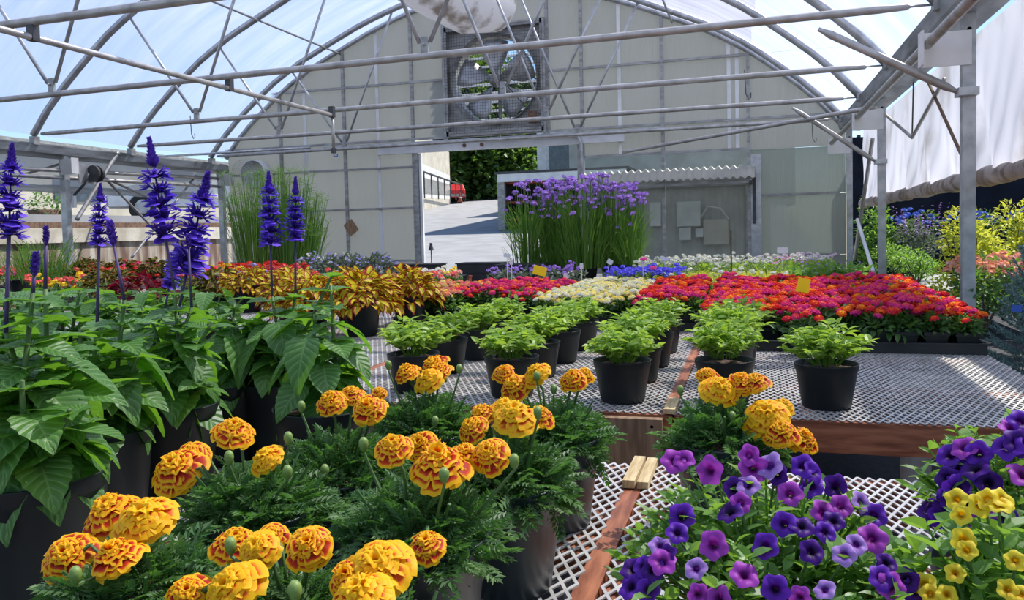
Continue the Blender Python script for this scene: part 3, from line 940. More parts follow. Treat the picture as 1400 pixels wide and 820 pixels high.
yy_ = np.linspace(YW + 0.02, 90, 12)
mb = MB()
V = [(x, y, rz_(y) + (0.0 if x < 1 else 0)) for y in yy_ for x in (-60, 1.6)]
mb.add(V, [(2 * j, 2 * j + 1, 2 * j + 3, 2 * j + 2) for j in range(11)])
struct('ground_road', mb, 'asphalt')
struct('ground_yard', MB().box((8.5, 8, -0.06), (13.8, 26, 0.1)), 'weed_fabric')
struct('ground_upper', MB().box((-32.2, 8, 0.74), (40, 30, 1.48)), 'asphalt')
struct('ground_terrace', MB().box((-33.4, 8, 1.68), (40, 30, 0.46)), 'asphalt')
rw = thing('retaining_wall', 'long concrete retaining wall with rust stains outside the left side', 'wall', (-12.1, 8, 0))
obj('wall_face', MB().box((0, 0, 0.67), (0.25, 30, 1.34)), 'stained_concrete', rw)
obj('wall_cap', MB().box((0.02, 0, 1.48), (0.32, 30, 0.27)), 'concrete', rw)
gr_ = thing('guard_rail', 'low rusty guard rail on top of the retaining wall', 'rail', (-12.5, 8, 1.61))
obj('rail_beam', MB().box((0, 0, 0.06), (0.06, 29, 0.12)), 'rust', gr_)
for y in range(-12, 14, 4):
    obj('rail_post', MB().box((0, y, 0.03), (0.05, 0.05, 0.06)), 'galvanised_dull', gr_)


def make_car(name, label, loc, rz, paint):
    t = thing(name, label, 'car', loc, rz)
    prof = [(-2.15, 0.35), (-2.2, 0.62), (-2.1, 0.92), (-1.75, 1.0), (-1.25, 1.42), (-0.9, 1.50), (0.35, 1.48), (0.75, 1.36), (1.25, 1.0), (2.0, 0.86), (2.2, 0.62), (2.18, 0.35)]
    V, n = [], len(prof)
    for s_ in (-1, -0.92, 0.92, 1):
        for x, z in prof:
            inset = 0.14 * max(0, z - 0.95) / 0.5
            V.append((x * (1 if abs(s_) < 1 else 0.985), s_ * (0.86 - inset), z if abs(s_) < 1 else 0.35 + (z - 0.35) * 0.97))
    F = [(j * n + i, j * n + (i + 1) % n, (j + 1) * n + (i + 1) % n, (j + 1) * n + i) for j in range(3) for i in range(n)]
    mb = MB(); mb.add(V, F + [tuple(range(n))[::-1], tuple(range(3 * n, 4 * n))])
    obj('car_body', mb, paint, t)
    for s_ in (-1, 1):
        mb = MB()
        q = [(-1.3, 1.02), (-1.08, 1.38), (-0.05, 1.40), (-0.05, 1.02)]
        q2 = [(0.05, 1.02), (0.05, 1.40), (0.6, 1.32), (0.98, 1.02)]
        for k in (q, q2):
            mb.add([(x, s_ * (0.875 - 0.14 * max(0, z - 0.95) / 0.5), z) for x, z in k], [(0, 1, 2, 3) if s_ > 0 else (3, 2, 1, 0)])
        obj('side_window', mb, 'car_glass', t)
        for x in (-1.35, 1.35):
            w = MB().lathe([(0, -0.1), (0.31, -0.1), (0.34, -0.05), (0.34, 0.1), (0, 0.1)], 20, (x, s_ * 0.80, 0.34), 'y')
            wh = obj('wheel', w, 'tyre', t)
            obj('rim', MB().lathe([(0, -0.115), (0.19, -0.115), (0.19, 0.115), (0, 0.115)], 14, (x, s_ * 0.80, 0.34), 'y'), 'galvanised', wh)
    for s_ in (-1, 1):
        obj('bumper', MB().box((s_ * 2.16, 0, 0.5), (0.12, 1.6, 0.2)), 'galvanised_dull', t)
        obj('tail_lamp', MB().box((-2.1, s_ * 0.66, 0.82), (0.12, 0.3, 0.14)), 'red_paint', t)
    return t


make_car('car', 'white car parked above the retaining wall at the left', (-15.2, 19.4, 1.91), R(222), 'white_paint')
pr = atY(627, 262, 60)
make_car('car', 'small red car far up the paved slope beside the beige building', (float(atY(621, 262, 64)[0]), 64.0, rz_(64) + 0.05), R(112), 'red_paint')
# worker-like orange cone beside it
cn = thing('traffic_cone', 'tiny orange cone beside the red car', 'cone', tuple(atY(629, 276, 57)))
obj('cone_body', MB().lathe([(0.2, 0), (0.2, 0.05), (0.14, 0.05), (0.04, 0.75), (0, 0.75)], 12), 'pot_terracotta', cn)
obj('cone_band', MB().lathe([(0.105, 0.3), (0.082, 0.45)], 12, (0, 0, 0)), 'white_tag', cn)


# beige building far up the slope
def face(p0, p1, z0, z1, thick=0.3):
    p0, p1 = np.array(p0, float), np.array(p1, float)
    d = p1 - p0; d /= np.linalg.norm(d)
    nrm = np.array([d[1], -d[0]]) * thick
    V = [(*p0, z0[0]), (*p1, z0[1]), (*p1, z1[1]), (*p0, z1[0])]
    V += [(a - nrm[0], b_ - nrm[1], c) for a, b_, c in V]
    mb = MB(); mb.add(V, [(0, 1, 2, 3), (7, 6, 5, 4), (0, 4, 5, 1), (1, 5, 6, 2), (2, 6, 7, 3), (3, 7, 4, 0)])
    return mb


BA, BB = atY(540, 290, 46), atY(616, 277, 62)
ba, bb = BA[:2], BB[:2]
ob = thing('building', 'beige building with white band and dark handrail, left through the doorway', 'building', (0, 0, 0))
h0 = lambda py0, py1: (float(atY(540, py0, 46)[2]), float(atY(616, py1, 62)[2]))


def strip(name, t0, b0, mat, th, extra=0):
    obj(name, face(ba, bb, h0(*b0), h0(*t0), th), mat, ob)


strip('upper_wall', (150, 208), (205, 240), 'beige_wall', 0.6)
strip('white_band', (205, 240), (232, 252), 'white_paint', 0.75)
strip('window_band', (232, 252), (262, 268), 'galvanised_dull', 0.5)
strip('white_sill', (258, 266), (268, 272), 'white_paint', 0.7)
strip('base_wall', (268, 272), (300, 282), 'beige_wall', 0.6)
dn = (bb - ba) / np.linalg.norm(bb - ba); off = np.array([dn[1], -dn[0]]) * 0.9
ra, rb = ba + off, bb + off
rail = thing('handrail', 'dark sloping handrail in front of the beige building', 'rail', (0, 0, 0))
za, zb_ = h0(228, 253)
obj('top_rail', MB().tube([(*ra, za), (*rb, zb_)], 0.07, 6), 'dark_metal', rail)
for k in range(9):
    q = k / 8
    p = ra + (rb - ra) * q
    zt = za + (zb_ - za) * q
    obj('baluster', MB().tube([(*p, zt), (*p, zt - 1.9 + 0.6 * q)], 0.05, 6), 'dark_metal', rail)

# plant stand / shelter right in the doorway
sh = thing('plant_shelter', 'open dark shelter with white canopy edge and shelves seen through the doorway', 'shelter', (-7.9, 31.8, rz_(31.8)))
sx0, sx1 = float(atY(681, 300, 31.5)[0]) + 7.9, 3.2
zt = float(atY(690, 247, 31.5)[2]) - rz_(31.8)
obj('shelter_back', MB().box(((sx0 + sx1) / 2, 2.5, zt / 2), (sx1 - sx0, 0.1, zt)), 'dark_metal', sh)
obj('shelter_side', MB().box((sx0 + 0.05, 1.2, zt / 2), (0.1, 2.6, zt)), 'dark_metal', sh)
obj('shelter_roof', MB().box(((sx0 + sx1) / 2, 1.2, zt + 0.32), (sx1 - sx0 + 0.2, 3.0, 0.1)), 'dark_metal', sh)
obj('canopy_edge', MB().box(((sx0 + sx1) / 2, -0.25, zt + 0.12), (sx1 - sx0, 0.06, 0.34)), 'white_paint', sh)
for x in (sx0, sx1):
    obj('shelter_post', MB().box((x + 0.12, -0.1, zt / 2), (0.3, 0.2, zt)), 'galvanised_dull', sh)
for z in (0.45, 1.15, 1.95):
    obj('shelf', MB().box(((sx0 + sx1) / 2, 0.9, z), (sx1 - sx0, 1.4, 0.05)), 'redwood', sh)
    obj('shelf_edge', MB().box(((sx0 + sx1) / 2, 0.18, z), (sx1 - sx0, 0.04, 0.09)), 'pot_terracotta', sh)
wb = thing('building', 'white building corner with a dark window, above the dark shelter', 'building', (-5.0, 45, rz_(45)))
wx = float(atY(728, 210, 44)[0]) + 5.0
obj('building_wall', MB().box((wx + 7, 6, 3.4), (14, 12, 6.8)), 'white_paint', wb)
obj('window_pane', MB().box((wx + 2.2, -0.06, 3.15), (2.9, 0.1, 1.5)), 'window_dark', wb)
obj('window_frame', MB().box((wx + 2.2, -0.04, 4.0), (3.3, 0.14, 0.18)).box((wx + 2.2, -0.04, 2.3), (3.3, 0.14, 0.18)).box((wx + 0.65, -0.04, 3.15), (0.18, 0.14, 1.8)), 'galvanised', wb)
obj('downpipe', MB().tube([(wx + 0.35, -0.1, 6), (wx + 0.35, -0.1, 4.2), (wx - 0.1, -0.1, 3.9)], 0.16, 8), 'white_paint', wb)

shade_block = thing('building', 'tall beige block added behind the panels right of the doorway to shade the road', 'building', (float(atY(780, 300, 36)[0]) + 4, 41.5, rz_(36)))  # added block, placed to cast shade onto the road beyond the doorway
obj('building_wall', MB().box((0, 0, 5.3), (8, 11, 10.6)), 'beige_wall', shade_block)
obj('shade_block_top', MB().box((0, 0, 10.7), (8.4, 11.4, 0.2)), 'galvanised_dull', shade_block)

# pale sheds behind the car at the left
lb = thing('building', 'long pale shed behind the white car at the far left', 'building', (-24, 22, 1.48))
obj('shed_wall', MB().box((0, 0, 1.6), (0.3, 30, 3.2)), 'beige_wall', lb)
obj('shed_roof', MB().box((-2, 0, 3.3), (5, 31, 0.2)), 'galvanised_dull', lb)
for y in (-8, -3, 2, 7):
    obj('shed_window', MB().box((0.17, y, 1.8), (0.06, 2.2, 0.9)), 'window_dark', lb)

# ---------------------------------------------------------------- leaf templates
def tmpl(V, F, **at):
    L = np.fromiter((i for f in F for i in f), int)
    S = np.fromiter((len(f) for f in F), int)
    return (np.array(V, float), L, S, {k: np.array(v, float) for k, v in at.items()})


def leaf_t(nl=4, nw=2, width=0.5, fold=0.12, droop=0.25, shape=lambda q: math.sin(math.pi * q ** 0.8) ** 0.8, serr=0.0, cup=0.0):
    """leaf of length 1 along y; u along, v across, t 0 at the midrib base .. 1 at the margin"""
    V, U_, W_, T_ = [], [], [], []
    for i in range(nl + 1):
        q = i / nl
        w = width / 2 * max(0.02, shape(min(0.999, max(0.001, q))))
        if serr and 0 < i < nl:
            w *= 1 + serr * (1 if i % 2 else -1)
        for j in range(-nw, nw + 1):
            p = j / nw
            V.append((w * p, q + (0.02 * abs(p)), fold * w * abs(p) * 2 - droop * q * q + cup * math.sin(q * 9) * abs(p) * 0.02))
            U_.append(q); W_.append(p); T_.append(max(abs(p) ** 1.5, q ** 4))
    k = 2 * nw + 1
    F = [(i * k + j, i * k + j + 1, (i + 1) * k + j + 1, (i + 1) * k + j) for i in range(nl) for j in range(k - 1)]
    return tmpl(V, F, u=U_, v=W_, t=T_)


ovate = lambda q: (math.sin(math.pi * q ** 0.62)) ** 0.85
T_small = leaf_t(3, 1, 0.46, 0.2, 0.25)
T_leaf = leaf_t(4, 1, 0.5, 0.22, 0.35)
T_blob = leaf_t(2, 1, 0.7, 0.15, 0.2)
T_coleus = leaf_t(5, 2, 0.68, 0.15, 0.55, ovate, 0.08)
T_grass = leaf_t(4, 1, 0.035, 0.3, 0.3, lambda q: (1 - q) ** 0.5)


def pinnate():
    V, F, T = [], [], []

    def quad(a, b, w, zt):
        a, b = np.array(a), np.array(b)
        d = b - a; n_ = np.array([-d[1], d[0]]); n_ = n_ / (np.linalg.norm(n_) + 1e-9)
        m_ = a + d * 0.5
        k = len(V)
        V.extend([(*a, zt), (*(m_ - n_ * w), zt + 0.02), (*b, zt - 0.05), (*(m_ + n_ * w), zt + 0.02)])
        F.append((k, k + 1, k + 2)); F.append((k, k + 2, k + 3))
        # serration tooth each side
        for s_ in (-1, 1):
            k = len(V)
            c = a + d * 0.35 + n_ * w * 0.7 * s_
            V.extend([(*c, zt), (*(a + d * 0.62 + n_ * w * 0.75 * s_), zt), (*(a + d * 0.72 + n_ * w * 1.5 * s_), zt - 0.01)])
            F.append((k, k + 1, k + 2))
    quad((0, 0), (0, 0.75), 0.018, 0)
    for i in range(5):
        y = 0.22 + 0.14 * i
        ln = 0.34 - 0.03 * abs(i - 2)
        z = -0.15 * y * y
        for s_ in (-1, 1):
            quad((0, y), (s_ * ln * 0.8, y + ln * 0.55), 0.05, z)
    quad((0, 0.75), (0, 1.05), 0.055, -0.12)
    return tmpl(V, F)


T_pin = pinnate()


def dome_leaves(mb, T, n, c, rad, hgt, size, upb=0.5, jit=0.5, rnd=None, inner=0.35, low=-0.1):
    """n leaves filling a dome (radius rad, height hgt) from centre c, tips outwards"""
    a = RNG.random(n) * 2 * math.pi
    el = np.arcsin(low + (1 - low) * RNG.random(n))
    q = inner + (1 - inner) * RNG.random(n) ** 0.5
    out = np.stack([np.cos(a) * np.cos(el), np.sin(a) * np.cos(el), np.sin(el)], 1)
    O = np.array(c) + out * q[:, None] * np.array([rad, rad, hgt])
    D = out * np.array([1, 1, 0.6]) + RNG.normal(0, jit, (n, 3)) + np.array([0, 0, upb])
    U = np.array([0, 0, 1.0]) + out * 0.4 + RNG.normal(0, 0.35, (n, 3))
    mb.inst(T, O, D, U, size * (0.7 + 0.6 * RNG.random(n)), rnd)
    return mb


# ---------------------------------------------------------------- trees and outside shrubs
def tree_mesh(n, rad, h, z0, size, T=T_blob):
    mb = MB()
    for _ in range(14):
        c = np.array([random.uniform(-.6, .6) * rad, random.uniform(-.6, .6) * rad, z0 + h * random.uniform(0.05, 0.8)])
        dome_leaves(mb, T, n // 14, c, rad * 0.55, h * 0.2, size, 0.1, 0.7, inner=0.6, low=-0.7)
    return mb.mesh('tree_crown')


crowns = [tree_mesh(9000, 4.6, 14, -0.5, 0.62) for _ in range(2)]
trunk = MB().tube([(0, 0, 0), (0.1, 0, 4), (0, 0.2, 10)], [0.35, 0.28, 0.12], 10).mesh('trunk', True)
ts = [(566, 74, 'dark leafy tree leftmost beyond the doorway, above the beige building'), (612, 69, 'dark leafy tree beyond the doorway just behind the red car'), (655, 72, 'dense dark tree in the middle of the doorway'), (700, 76, 'dense dark tree beyond the doorway over the shelter roof'),
      (640, 84, 'tallest tree far behind the doorway trees, seen through the fan')]
for i, (px, y, lab) in enumerate(ts):
    p = atY(px, 280, y)
    t = thing('leafy_tree', lab, 'tree', (float(p[0]), y, rz_(y)), random.random() * 6, 'trees up the slope')
    obj('crown', crowns[i % 2], 'tree_leaf', t, sc=1.25 if i == 4 else 1.0)
    obj('trunk', trunk, 'bark', t)


def bush(name, lab, cat, loc, rad, hgt, n, size, mat, T=T_leaf, extra=None, group=None, pot=None, stems=6):
    t = thing(name, lab, cat, loc, random.random() * 6, group)
    mb = MB()
    for k in range(5):
        a = k * 1.256 + random.random()
        c = (math.cos(a) * rad * 0.45, math.sin(a) * rad * 0.45, hgt * (0.25 + 0.12 * k))
        dome_leaves(mb, T, n // 5, c, rad * 0.6, hgt * 0.35, size, 0.4, 0.5, low=-0.4)
    obj('foliage', mb, mat, t, kind='stuff')
    sb = MB()
    for k in range(stems):
        a = k * 6.28 / stems
        sb.tube([(0, 0, 0), (math.cos(a) * rad * .3, math.sin(a) * rad * .3, hgt * .4), (math.cos(a) * rad * .6, math.sin(a) * rad * .6, hgt * .8)], [0.01, 0.008, 0.003], 5)
    obj('stems', sb, 'bark', t)
    if extra:
        extra(t)
    return t


def head_t(nf=26, rad=1.0, petal=0.36, flat=0.7):
    """umbel of small florets on a dome; t runs from centre (0) to rim (1)"""
    V, F, T = [], [], []
    for i in range(nf):
        q = (i + 0.5) / nf
        el = math.acos(1 - q * 0.98); a = i * 2.39996
        o = np.array([math.sin(el) * math.cos(a), math.sin(el) * math.sin(a), math.cos(el) * flat])
        x = np.cross(o, [0, 0, 1.0001]); x = x / (np.linalg.norm(x) + 1e-6); y = np.cross(o, x)
        k = len(V)
        m_ = 5
        V.append(tuple(o * 0.93 * rad)); T.append(q)
        for j in range(2 * m_):
            b_ = math.pi * j / m_ + i
            r_ = petal * (1.0 if j % 2 == 0 else 0.72)
            V.append(tuple((o * 1.02 + (x * math.cos(b_) + y * math.sin(b_)) * r_) * rad)); T.append(min(1, q + (0.12 if j % 2 == 0 else 0)))
        for j in range(m_):
            F.append((k, k + 1 + (2 * j) % 10, k + 1 + (2 * j + 1) % 10, k + 1 + (2 * j + 2) % 10))
    # underside cone so the head is solid
    k = len(V)
    for j in range(8):
        V.append((0.9 * rad * math.cos(j * .785), 0.9 * rad * math.sin(j * .785), 0.05)); T.append(1.0)
    V.append((0, 0, -0.5 * rad)); T.append(1.0)
    V.append((0, 0, flat * 0.8 * rad)); T.append(0.3)
    for j in range(8):
        F.append((k + (j + 1) % 8, k + j, k + 8)); F.append((k + j, k + (j + 1) % 8, k + 9))
    return tmpl(V, F, t=T)


T_head = head_t()
T_head_s = head_t(9, 1.0, 0.5)


def scatter_heads(t, mats, n, rad, z, size, zj=0.05, T=T_head_s, name='flower_head', meshes={}):
    """individual flower heads as parts of thing t"""
    key = (id(T), mats)
    for i in range(n):
        m_ = mats[i % len(mats)]
        kk = (id(T), m_)
        if kk not in meshes:
            mb = MB(); mb.inst(T, (0, 0, 0), (0, 1, 0), (0, 0, 1), 1.0)
            meshes[kk] = mb.mesh('flower_head')
        a = i * 2.4 + random.random(); r_ = rad * math.sqrt((i + 0.5) / n)
        obj(name, meshes[kk], m_, t, (r_ * math.cos(a), r_ * math.sin(a), z - zj * (r_ / rad) ** 2 + random.uniform(-zj, zj) * 0.6), (random.uniform(-.4, .4), random.uniform(-.4, .4), random.random() * 6), size * random.uniform(0.8, 1.2))


def spikes_part(t, n, rad, h0, h1, mat, size=0.012, rows=7):
    """thin flower spikes built as one part"""
    mb = MB()
    for i in range(n):
        a = random.random() * 6.28; r_ = rad * math.sqrt(random.random())
        lean = 0.35
        b_ = np.array([r_ * math.cos(a), r_ * math.sin(a), h0]); tp = b_ * np.array([1 + lean, 1 + lean, 0]) + np.array([0, 0, random.uniform(h0 + (h1 - h0) * .5, h1)])
        q = np.linspace(0.25, 1, rows)
        O = b_ + (tp - b_) * q[:, None]
        O = np.repeat(O, 3, 0)
        D = RNG.normal(0, 1, (len(O), 3)) * np.array([1, 1, .3])
        mb.inst(T_small, O, D, np.tile([0, 0, 1.0], (len(O), 1)), size * 1.6, np.ones(len(O)), 1.6)
    obj('flower_spikes', mb, mat, t, kind='stuff')


bush('yellow_shrub', 'bright yellow-green shrub just left of the nearest post', 'shrub', (1.98, 8.6, 0.35), 0.34, 1.05, 2200, 0.05, 'yellow_leaf', group='yellow-green shrubs outside')
bush('yellow_shrub', 'bright yellow-green shrub just right of the nearest post', 'shrub', (2.55, 9.3, 0.35), 0.36, 1.12, 2000, 0.05, 'yellow_leaf', group='yellow-green shrubs outside')
bush('yellow_shrub', 'yellow-green shrub at the right edge behind the salmon flowers', 'shrub', (3.15, 10.4, 0.4), 0.45, 1.05, 1800, 0.055, 'yellow_leaf', group='yellow-green shrubs outside')
bush('green_shrub', 'dark green leafy shrub between the corner post and leaning pipes', 'shrub', (1.92, 14.6, 0.0), 0.35, 1.75, 1300, 0.07, 'petunia_leaf')
bush('lavender_bush', 'grey lavender bush with purple tips between the two right posts', 'shrub', (2.25, 12.4, 0.75), 0.33, 0.55, 700, 0.06, 'lilac_leaf', T_small, lambda t: spikes_part(t, 26, 0.3, 0.35, 0.85, 'flower_violet', 0.014))
for i, (px, y) in enumerate(((1195, 12.6), (1222, 11.7), (1248, 11.0))):
    p = atY(px, 352, y)
    bush('hedge_plant', 'low glossy green plant in the dark row outside, ' + ('left beside the corner pipes', 'behind the second post', 'beside the yellow shrub')[i], 'shrub', (max(1.95, float(p[0])), y, 0.55), 0.30, 0.45, 700, 0.045, 'petunia_leaf', group='low green plants outside')
tb = thing('nursery_table', 'dark outdoor table carrying low green plants right of the corner post', 'table', (2.6, 12.1, 0))
obj('table_top', MB().box((0, 0, 0.50), (1.4, 3.2, 0.05)), 'galvanised_dull', tb)
for x in (-.6, .6):
    for y in (-1.5, 1.5):
        obj('leg', MB().box((x, y, .24), (.06, .06, .48)), 'dark_metal', tb)


def hyd(t):
    scatter_heads(t, ('flower_sky',), 16, 0.42, 0.62, 0.055, 0.12, T_head_s)


for i in range(5):
    x = 2.5 + i * 0.8
    bush('blue_flower_bush', ('blue-flowered bush farthest left under the curtain', 'second blue-flowered bush under the curtain', 'third blue-flowered bush under the curtain', 'blue-flowered bush right of the nearest post', 'blue-flowered bush at the right edge')[i], 'shrub', (x, 14.5 - i * 0.3, 0.85), 0.42, 0.6, 420, 0.07, 'tree_leaf', T_leaf, hyd, 'blue-flowered bushes outside', stems=4)
fc = thing('shade_fence', 'dark navy shade cloth fence beyond the blue flowers', 'fence', (5.2, 17.0, 0))
V = [(x, 0.08 * math.sin(x * 4), z) for x in np.linspace(-3.4, 8, 60) for z in (0, 3.0)]
mb = MB(); mb.add(V, [(2 * i, 2 * i + 2, 2 * i + 3, 2 * i + 1) for i in range(59)])
obj('cloth', mb, 'shade_cloth', fc, smooth=True)
for x in (-3.2, -0.6, 2, 4.6, 7.2):
    obj('fence_post', MB().tube([(x, 0.1, 0), (x, 0.1, 3.05)], 0.04, 8), 'dark_metal', fc)
fc2 = thing('shade_fence', 'dark shade cloth fence along the right side of the yard', 'fence', (9.0, 7.0, 0))
obj('cloth', MB().box((0, 0, 1.5), (0.03, 20, 3.0)), 'shade_cloth', fc2)
# salmon flowers right of the nearest post
for i, (px, py, y) in enumerate(((1348, 358, 6.6), (1372, 352, 7.2), (1396, 350, 6.9))):
    p = atY(px, py, y)
    bush('salmon_flower_bush', ('salmon-flowered bush touching the nearest post on its right', 'salmon-flowered bush behind the top of the spruce', 'salmon-flowered bush at the right edge')[i], 'shrub', (float(p[0]), y, 0.55), 0.26, 0.48, 300, 0.06, 'lantana_leaf', T_leaf,
         lambda t: scatter_heads(t, ('flower_salmon', 'lantana_peach'), 26, 0.27, 0.50, 0.032, 0.08, T_head_s), 'salmon-flowered bushes outside', stems=4)

# spruce beside the bench
sp = thing('blue_spruce', 'young blue-green spruce beside the right edge of the far bench', 'tree', (1.24, 4.15, 0.0))
obj('pot', MB().lathe([(0, 0), (0.15, 0), (0.18, 0.30), (0.19, 0.30), (0.19, 0.34), (0.17, 0.34), (0.16, 0.28), (0, 0.28)], 24), 'pot_black', sp, smooth=True)
obj('trunk', MB().tube([(0, 0, 0.25), (0.01, 0, 0.7), (0, 0, 1.28)], [0.016, 0.012, 0.004], 8), 'bark', sp)
Vn, Fn = [], []
for j in range(3):
    a = j * 2.094
    k = len(Vn)
    Vn += [(0.13 * math.cos(a), 0, 0.13 * math.sin(a)), (0, 1, 0), (0.13 * math.cos(a + 2.09), 0, 0.13 * math.sin(a + 2.09))]
    Fn.append((k, k + 1, k + 2))
T_needle = tmpl(Vn, Fn)
for lv in range(16):
    z = 0.36 + lv * 0.054
    L_ = 0.30 * (1 - (lv / 16) ** 1.1) + 0.04
    nb_ = 8
    for j in range(nb_):
        if (lv * nb_ + j) % 1:
            continue
        a = j * 6.283 / nb_ + lv * 0.7 + random.uniform(-.2, .2)
        d = np.array([math.cos(a), math.sin(a), 0.0])
        P = [np.array([0, 0, z]) + d * L_ * q + np.array([0, 0, 0.10 * q * q * (0.5 + lv / 16) - 0.02 * q]) for q in np.linspace(0, 1, 6)]
        br = MB().tube(P, [0.005, 0.004, 0.004, 0.003, 0.003, 0.002], 5)
        n = int(90 + 520 * L_)
        q = RNG.random(n) ** 0.8
        O = np.array([0, 0, z]) + d * L_ * q[:, None] + np.outer(0.10 * q * q * (0.5 + lv / 16) - 0.02 * q, [0, 0, 1])
        side = np.array([-d[1], d[0], 0])
        O += np.outer(RNG.normal(0, 0.016, n) * (1.3 - q), side)
        D = d * 0.7 + RNG.normal(0, 0.65, (n, 3)) + np.array([0, 0, 0.35])
        br.inst(T_needle, O, D, np.tile([0, 0, 1.0], (n, 1)), 0.022)
        obj('branch', br, 'blue_needle', sp)
o = obj('plant_label', MB().box((0, 0, 0.02), (0.04, 0.002, 0.03)), 'blue_plastic', loc=tuple(atY(1390, 428, 3.9)))
tag(o, 'small blue plant label tied in the spruce', 'label')

# ================================================================ benches
BZ = 0.80


def expanded(w, d, px=0.0235, py=0.051, sw=0.0056, th=0.003):
    nx, ny = int(w / px), int(d / (py / 2))
    hx, hy = w / nx / 2, d / ny
    I, J = np.meshgrid(np.arange(2 * nx), np.arange(ny))
    I, J = I.ravel(), J.ravel()
    up = (I + J) % 2 == 0
    x0 = np.where(up, I, I + 1) * hx; x1 = np.where(up, I + 1, I) * hx
    y0, y1 = J * hy, (J + 1) * hy
    dx, dy = x1 - x0, y1 - y0
    L_ = np.hypot(dx, dy); nxv, nyv = -dy / L_ * sw / 2, dx / L_ * sw / 2
    ex, ey = dx / L_ * 0.001, dy / L_ * 0.001
    n = len(I)
    V = np.empty((n, 8, 3))
    for k, (px_, py_, s_, e) in enumerate(((x0, y0, 1, -1), (x1, y1, 1, 1), (x1, y1, -1, 1), (x0, y0, -1, -1))):
        V[:, k, 0] = px_ + nxv * s_ + ex * e; V[:, k, 1] = py_ + nyv * s_ + ey * e; V[:, k, 2] = th
        V[:, k + 4, :2] = V[:, k, :2]; V[:, k + 4, 2] = 0
    L = np.array([3, 2, 1, 0, 0, 1, 5, 4, 2, 3, 7, 6, 1, 2, 6, 5, 3, 0, 4, 7])
    LL = (L[None] + (np.arange(n) * 8)[:, None]).ravel()
    mb = MB(); mb.raw(V.reshape(-1, 3), LL, np.full(n * 5, 4))
    return mb.mesh('mesh_top')


def bench(x0, x1, y0, y1, lab, me=None, simple_=False, group='wire-topped plant benches', inset=0.0):
    w, d = x1 - x0, y1 - y0
    t = thing('plant_bench', lab, 'bench', ((x0 + x1) / 2, (y0 + y1) / 2, 0), 0, group)
    X0, Y0 = -w / 2, -d / 2
    if me is None:
        me = expanded(w, d)
        me['wd'] = (w, d)
    obj('mesh_top', me, 'mesh_steel', t, (X0, Y0, BZ - 0.003), sc=((w - inset) / me['wd'][0], d / me['wd'][1], 1), kind='stuff')
    zt = BZ - 0.0045
    for y, s_ in ((Y0 + 0.019, 1), (-Y0 - 0.019, -1)):
        obj('fascia_board', MB().box((0, y, zt - 0.045), (w - 0.002, 0.038, 0.089)), 'redwood', t)
    obj('side_board', MB().box((X0 + 0.02, 0, zt - 0.046), (0.036, d - 0.078, 0.087)), 'redwood_y', t)
    hi = 0.004 if inset else 0
    obj('side_board', MB().box((-X0 - 0.02, 0, zt - 0.046 + hi / 2), (0.038, d - 0.078, 0.087 + hi)), 'redwood_y', t)
    for k in range(max(2, int(d / 0.62))):
        y = Y0 + d * (k + 0.75) / (max(2, int(d / 0.62)) + 0.5)
        obj('cross_board', MB().box((0, y, zt - 0.02), (w - 0.08, 0.085, 0.036)), 'redwood', t)
    for x in (X0 + 0.34 * w,):
        obj('centre_board', MB().box((x, 0, zt - 0.061), (0.036, d - 0.08, 0.045)), 'redwood_y', t)
    for x in (X0 + 0.10, -X0 - 0.10):
        for y in (Y0 + 0.09, -Y0 - 0.09):
            obj('leg', MB().box((x, y, 0.355), (0.089, 0.089, 0.71)), 'redwood', t)
    return t, me


C0 = (-0.232, 0.92); C1 = (-1.515, -0.236); C2 = (-2.80, -1.52)
b1, me_near = bench(C0[0], C0[1], 0.25, 1.885, 'wire mesh bench at the lower right carrying the purple petunias')
b2, _ = bench(C1[0], C1[1], 0.25, 1.885, 'wire mesh bench at the lower left carrying the marigolds', me_near, inset=0.036)
b3, me_far = bench(C0[0], C0[1], 2.42, 5.95, 'wire mesh bench at the right across the narrow gap, carrying red lantanas')
b4, _ = bench(C1[0], C1[1], 2.42, 5.95, 'wire mesh bench in the middle across the narrow gap, carrying leafy potted plants', me_far, inset=0.036)
b5, _ = bench(C2[0], C2[1], 2.42, 5.95, 'wire mesh bench behind the salvias, carrying yellow coleus pots', me_far, inset=0.036)
b6, _ = bench(C2[0], C2[1], 0.25, 1.885, 'wire mesh bench hidden under the salvias at the lower left corner', me_near)
for x0, y0, lab in ((-0.232, 6.45, 'third-row bench at the right under the white and green bedding rows'), (-1.515, 6.45, 'third-row bench in the middle under blue and violet flowers'), (-2.80, 6.45, 'third-row bench before the doorway, stacked with black trays'),
                    (-4.08, 6.45, 'third-row bench left of the doorway under grey-leaved pots'), (-5.36, 6.45, 'third-row bench under the potted green stems'), (-6.64, 6.45, 'third-row bench under red and yellow bedding'), (-7.92, 6.45, 'third-row bench farthest left under dark coleus'),
                    (-4.08, 2.42, 'second-row bench left of the yellow coleus bench'), (-5.36, 2.42, 'second-row bench at the left edge')):
    bench(x0, x0 + 1.25, y0, y0 + 3.4, lab, me_far)

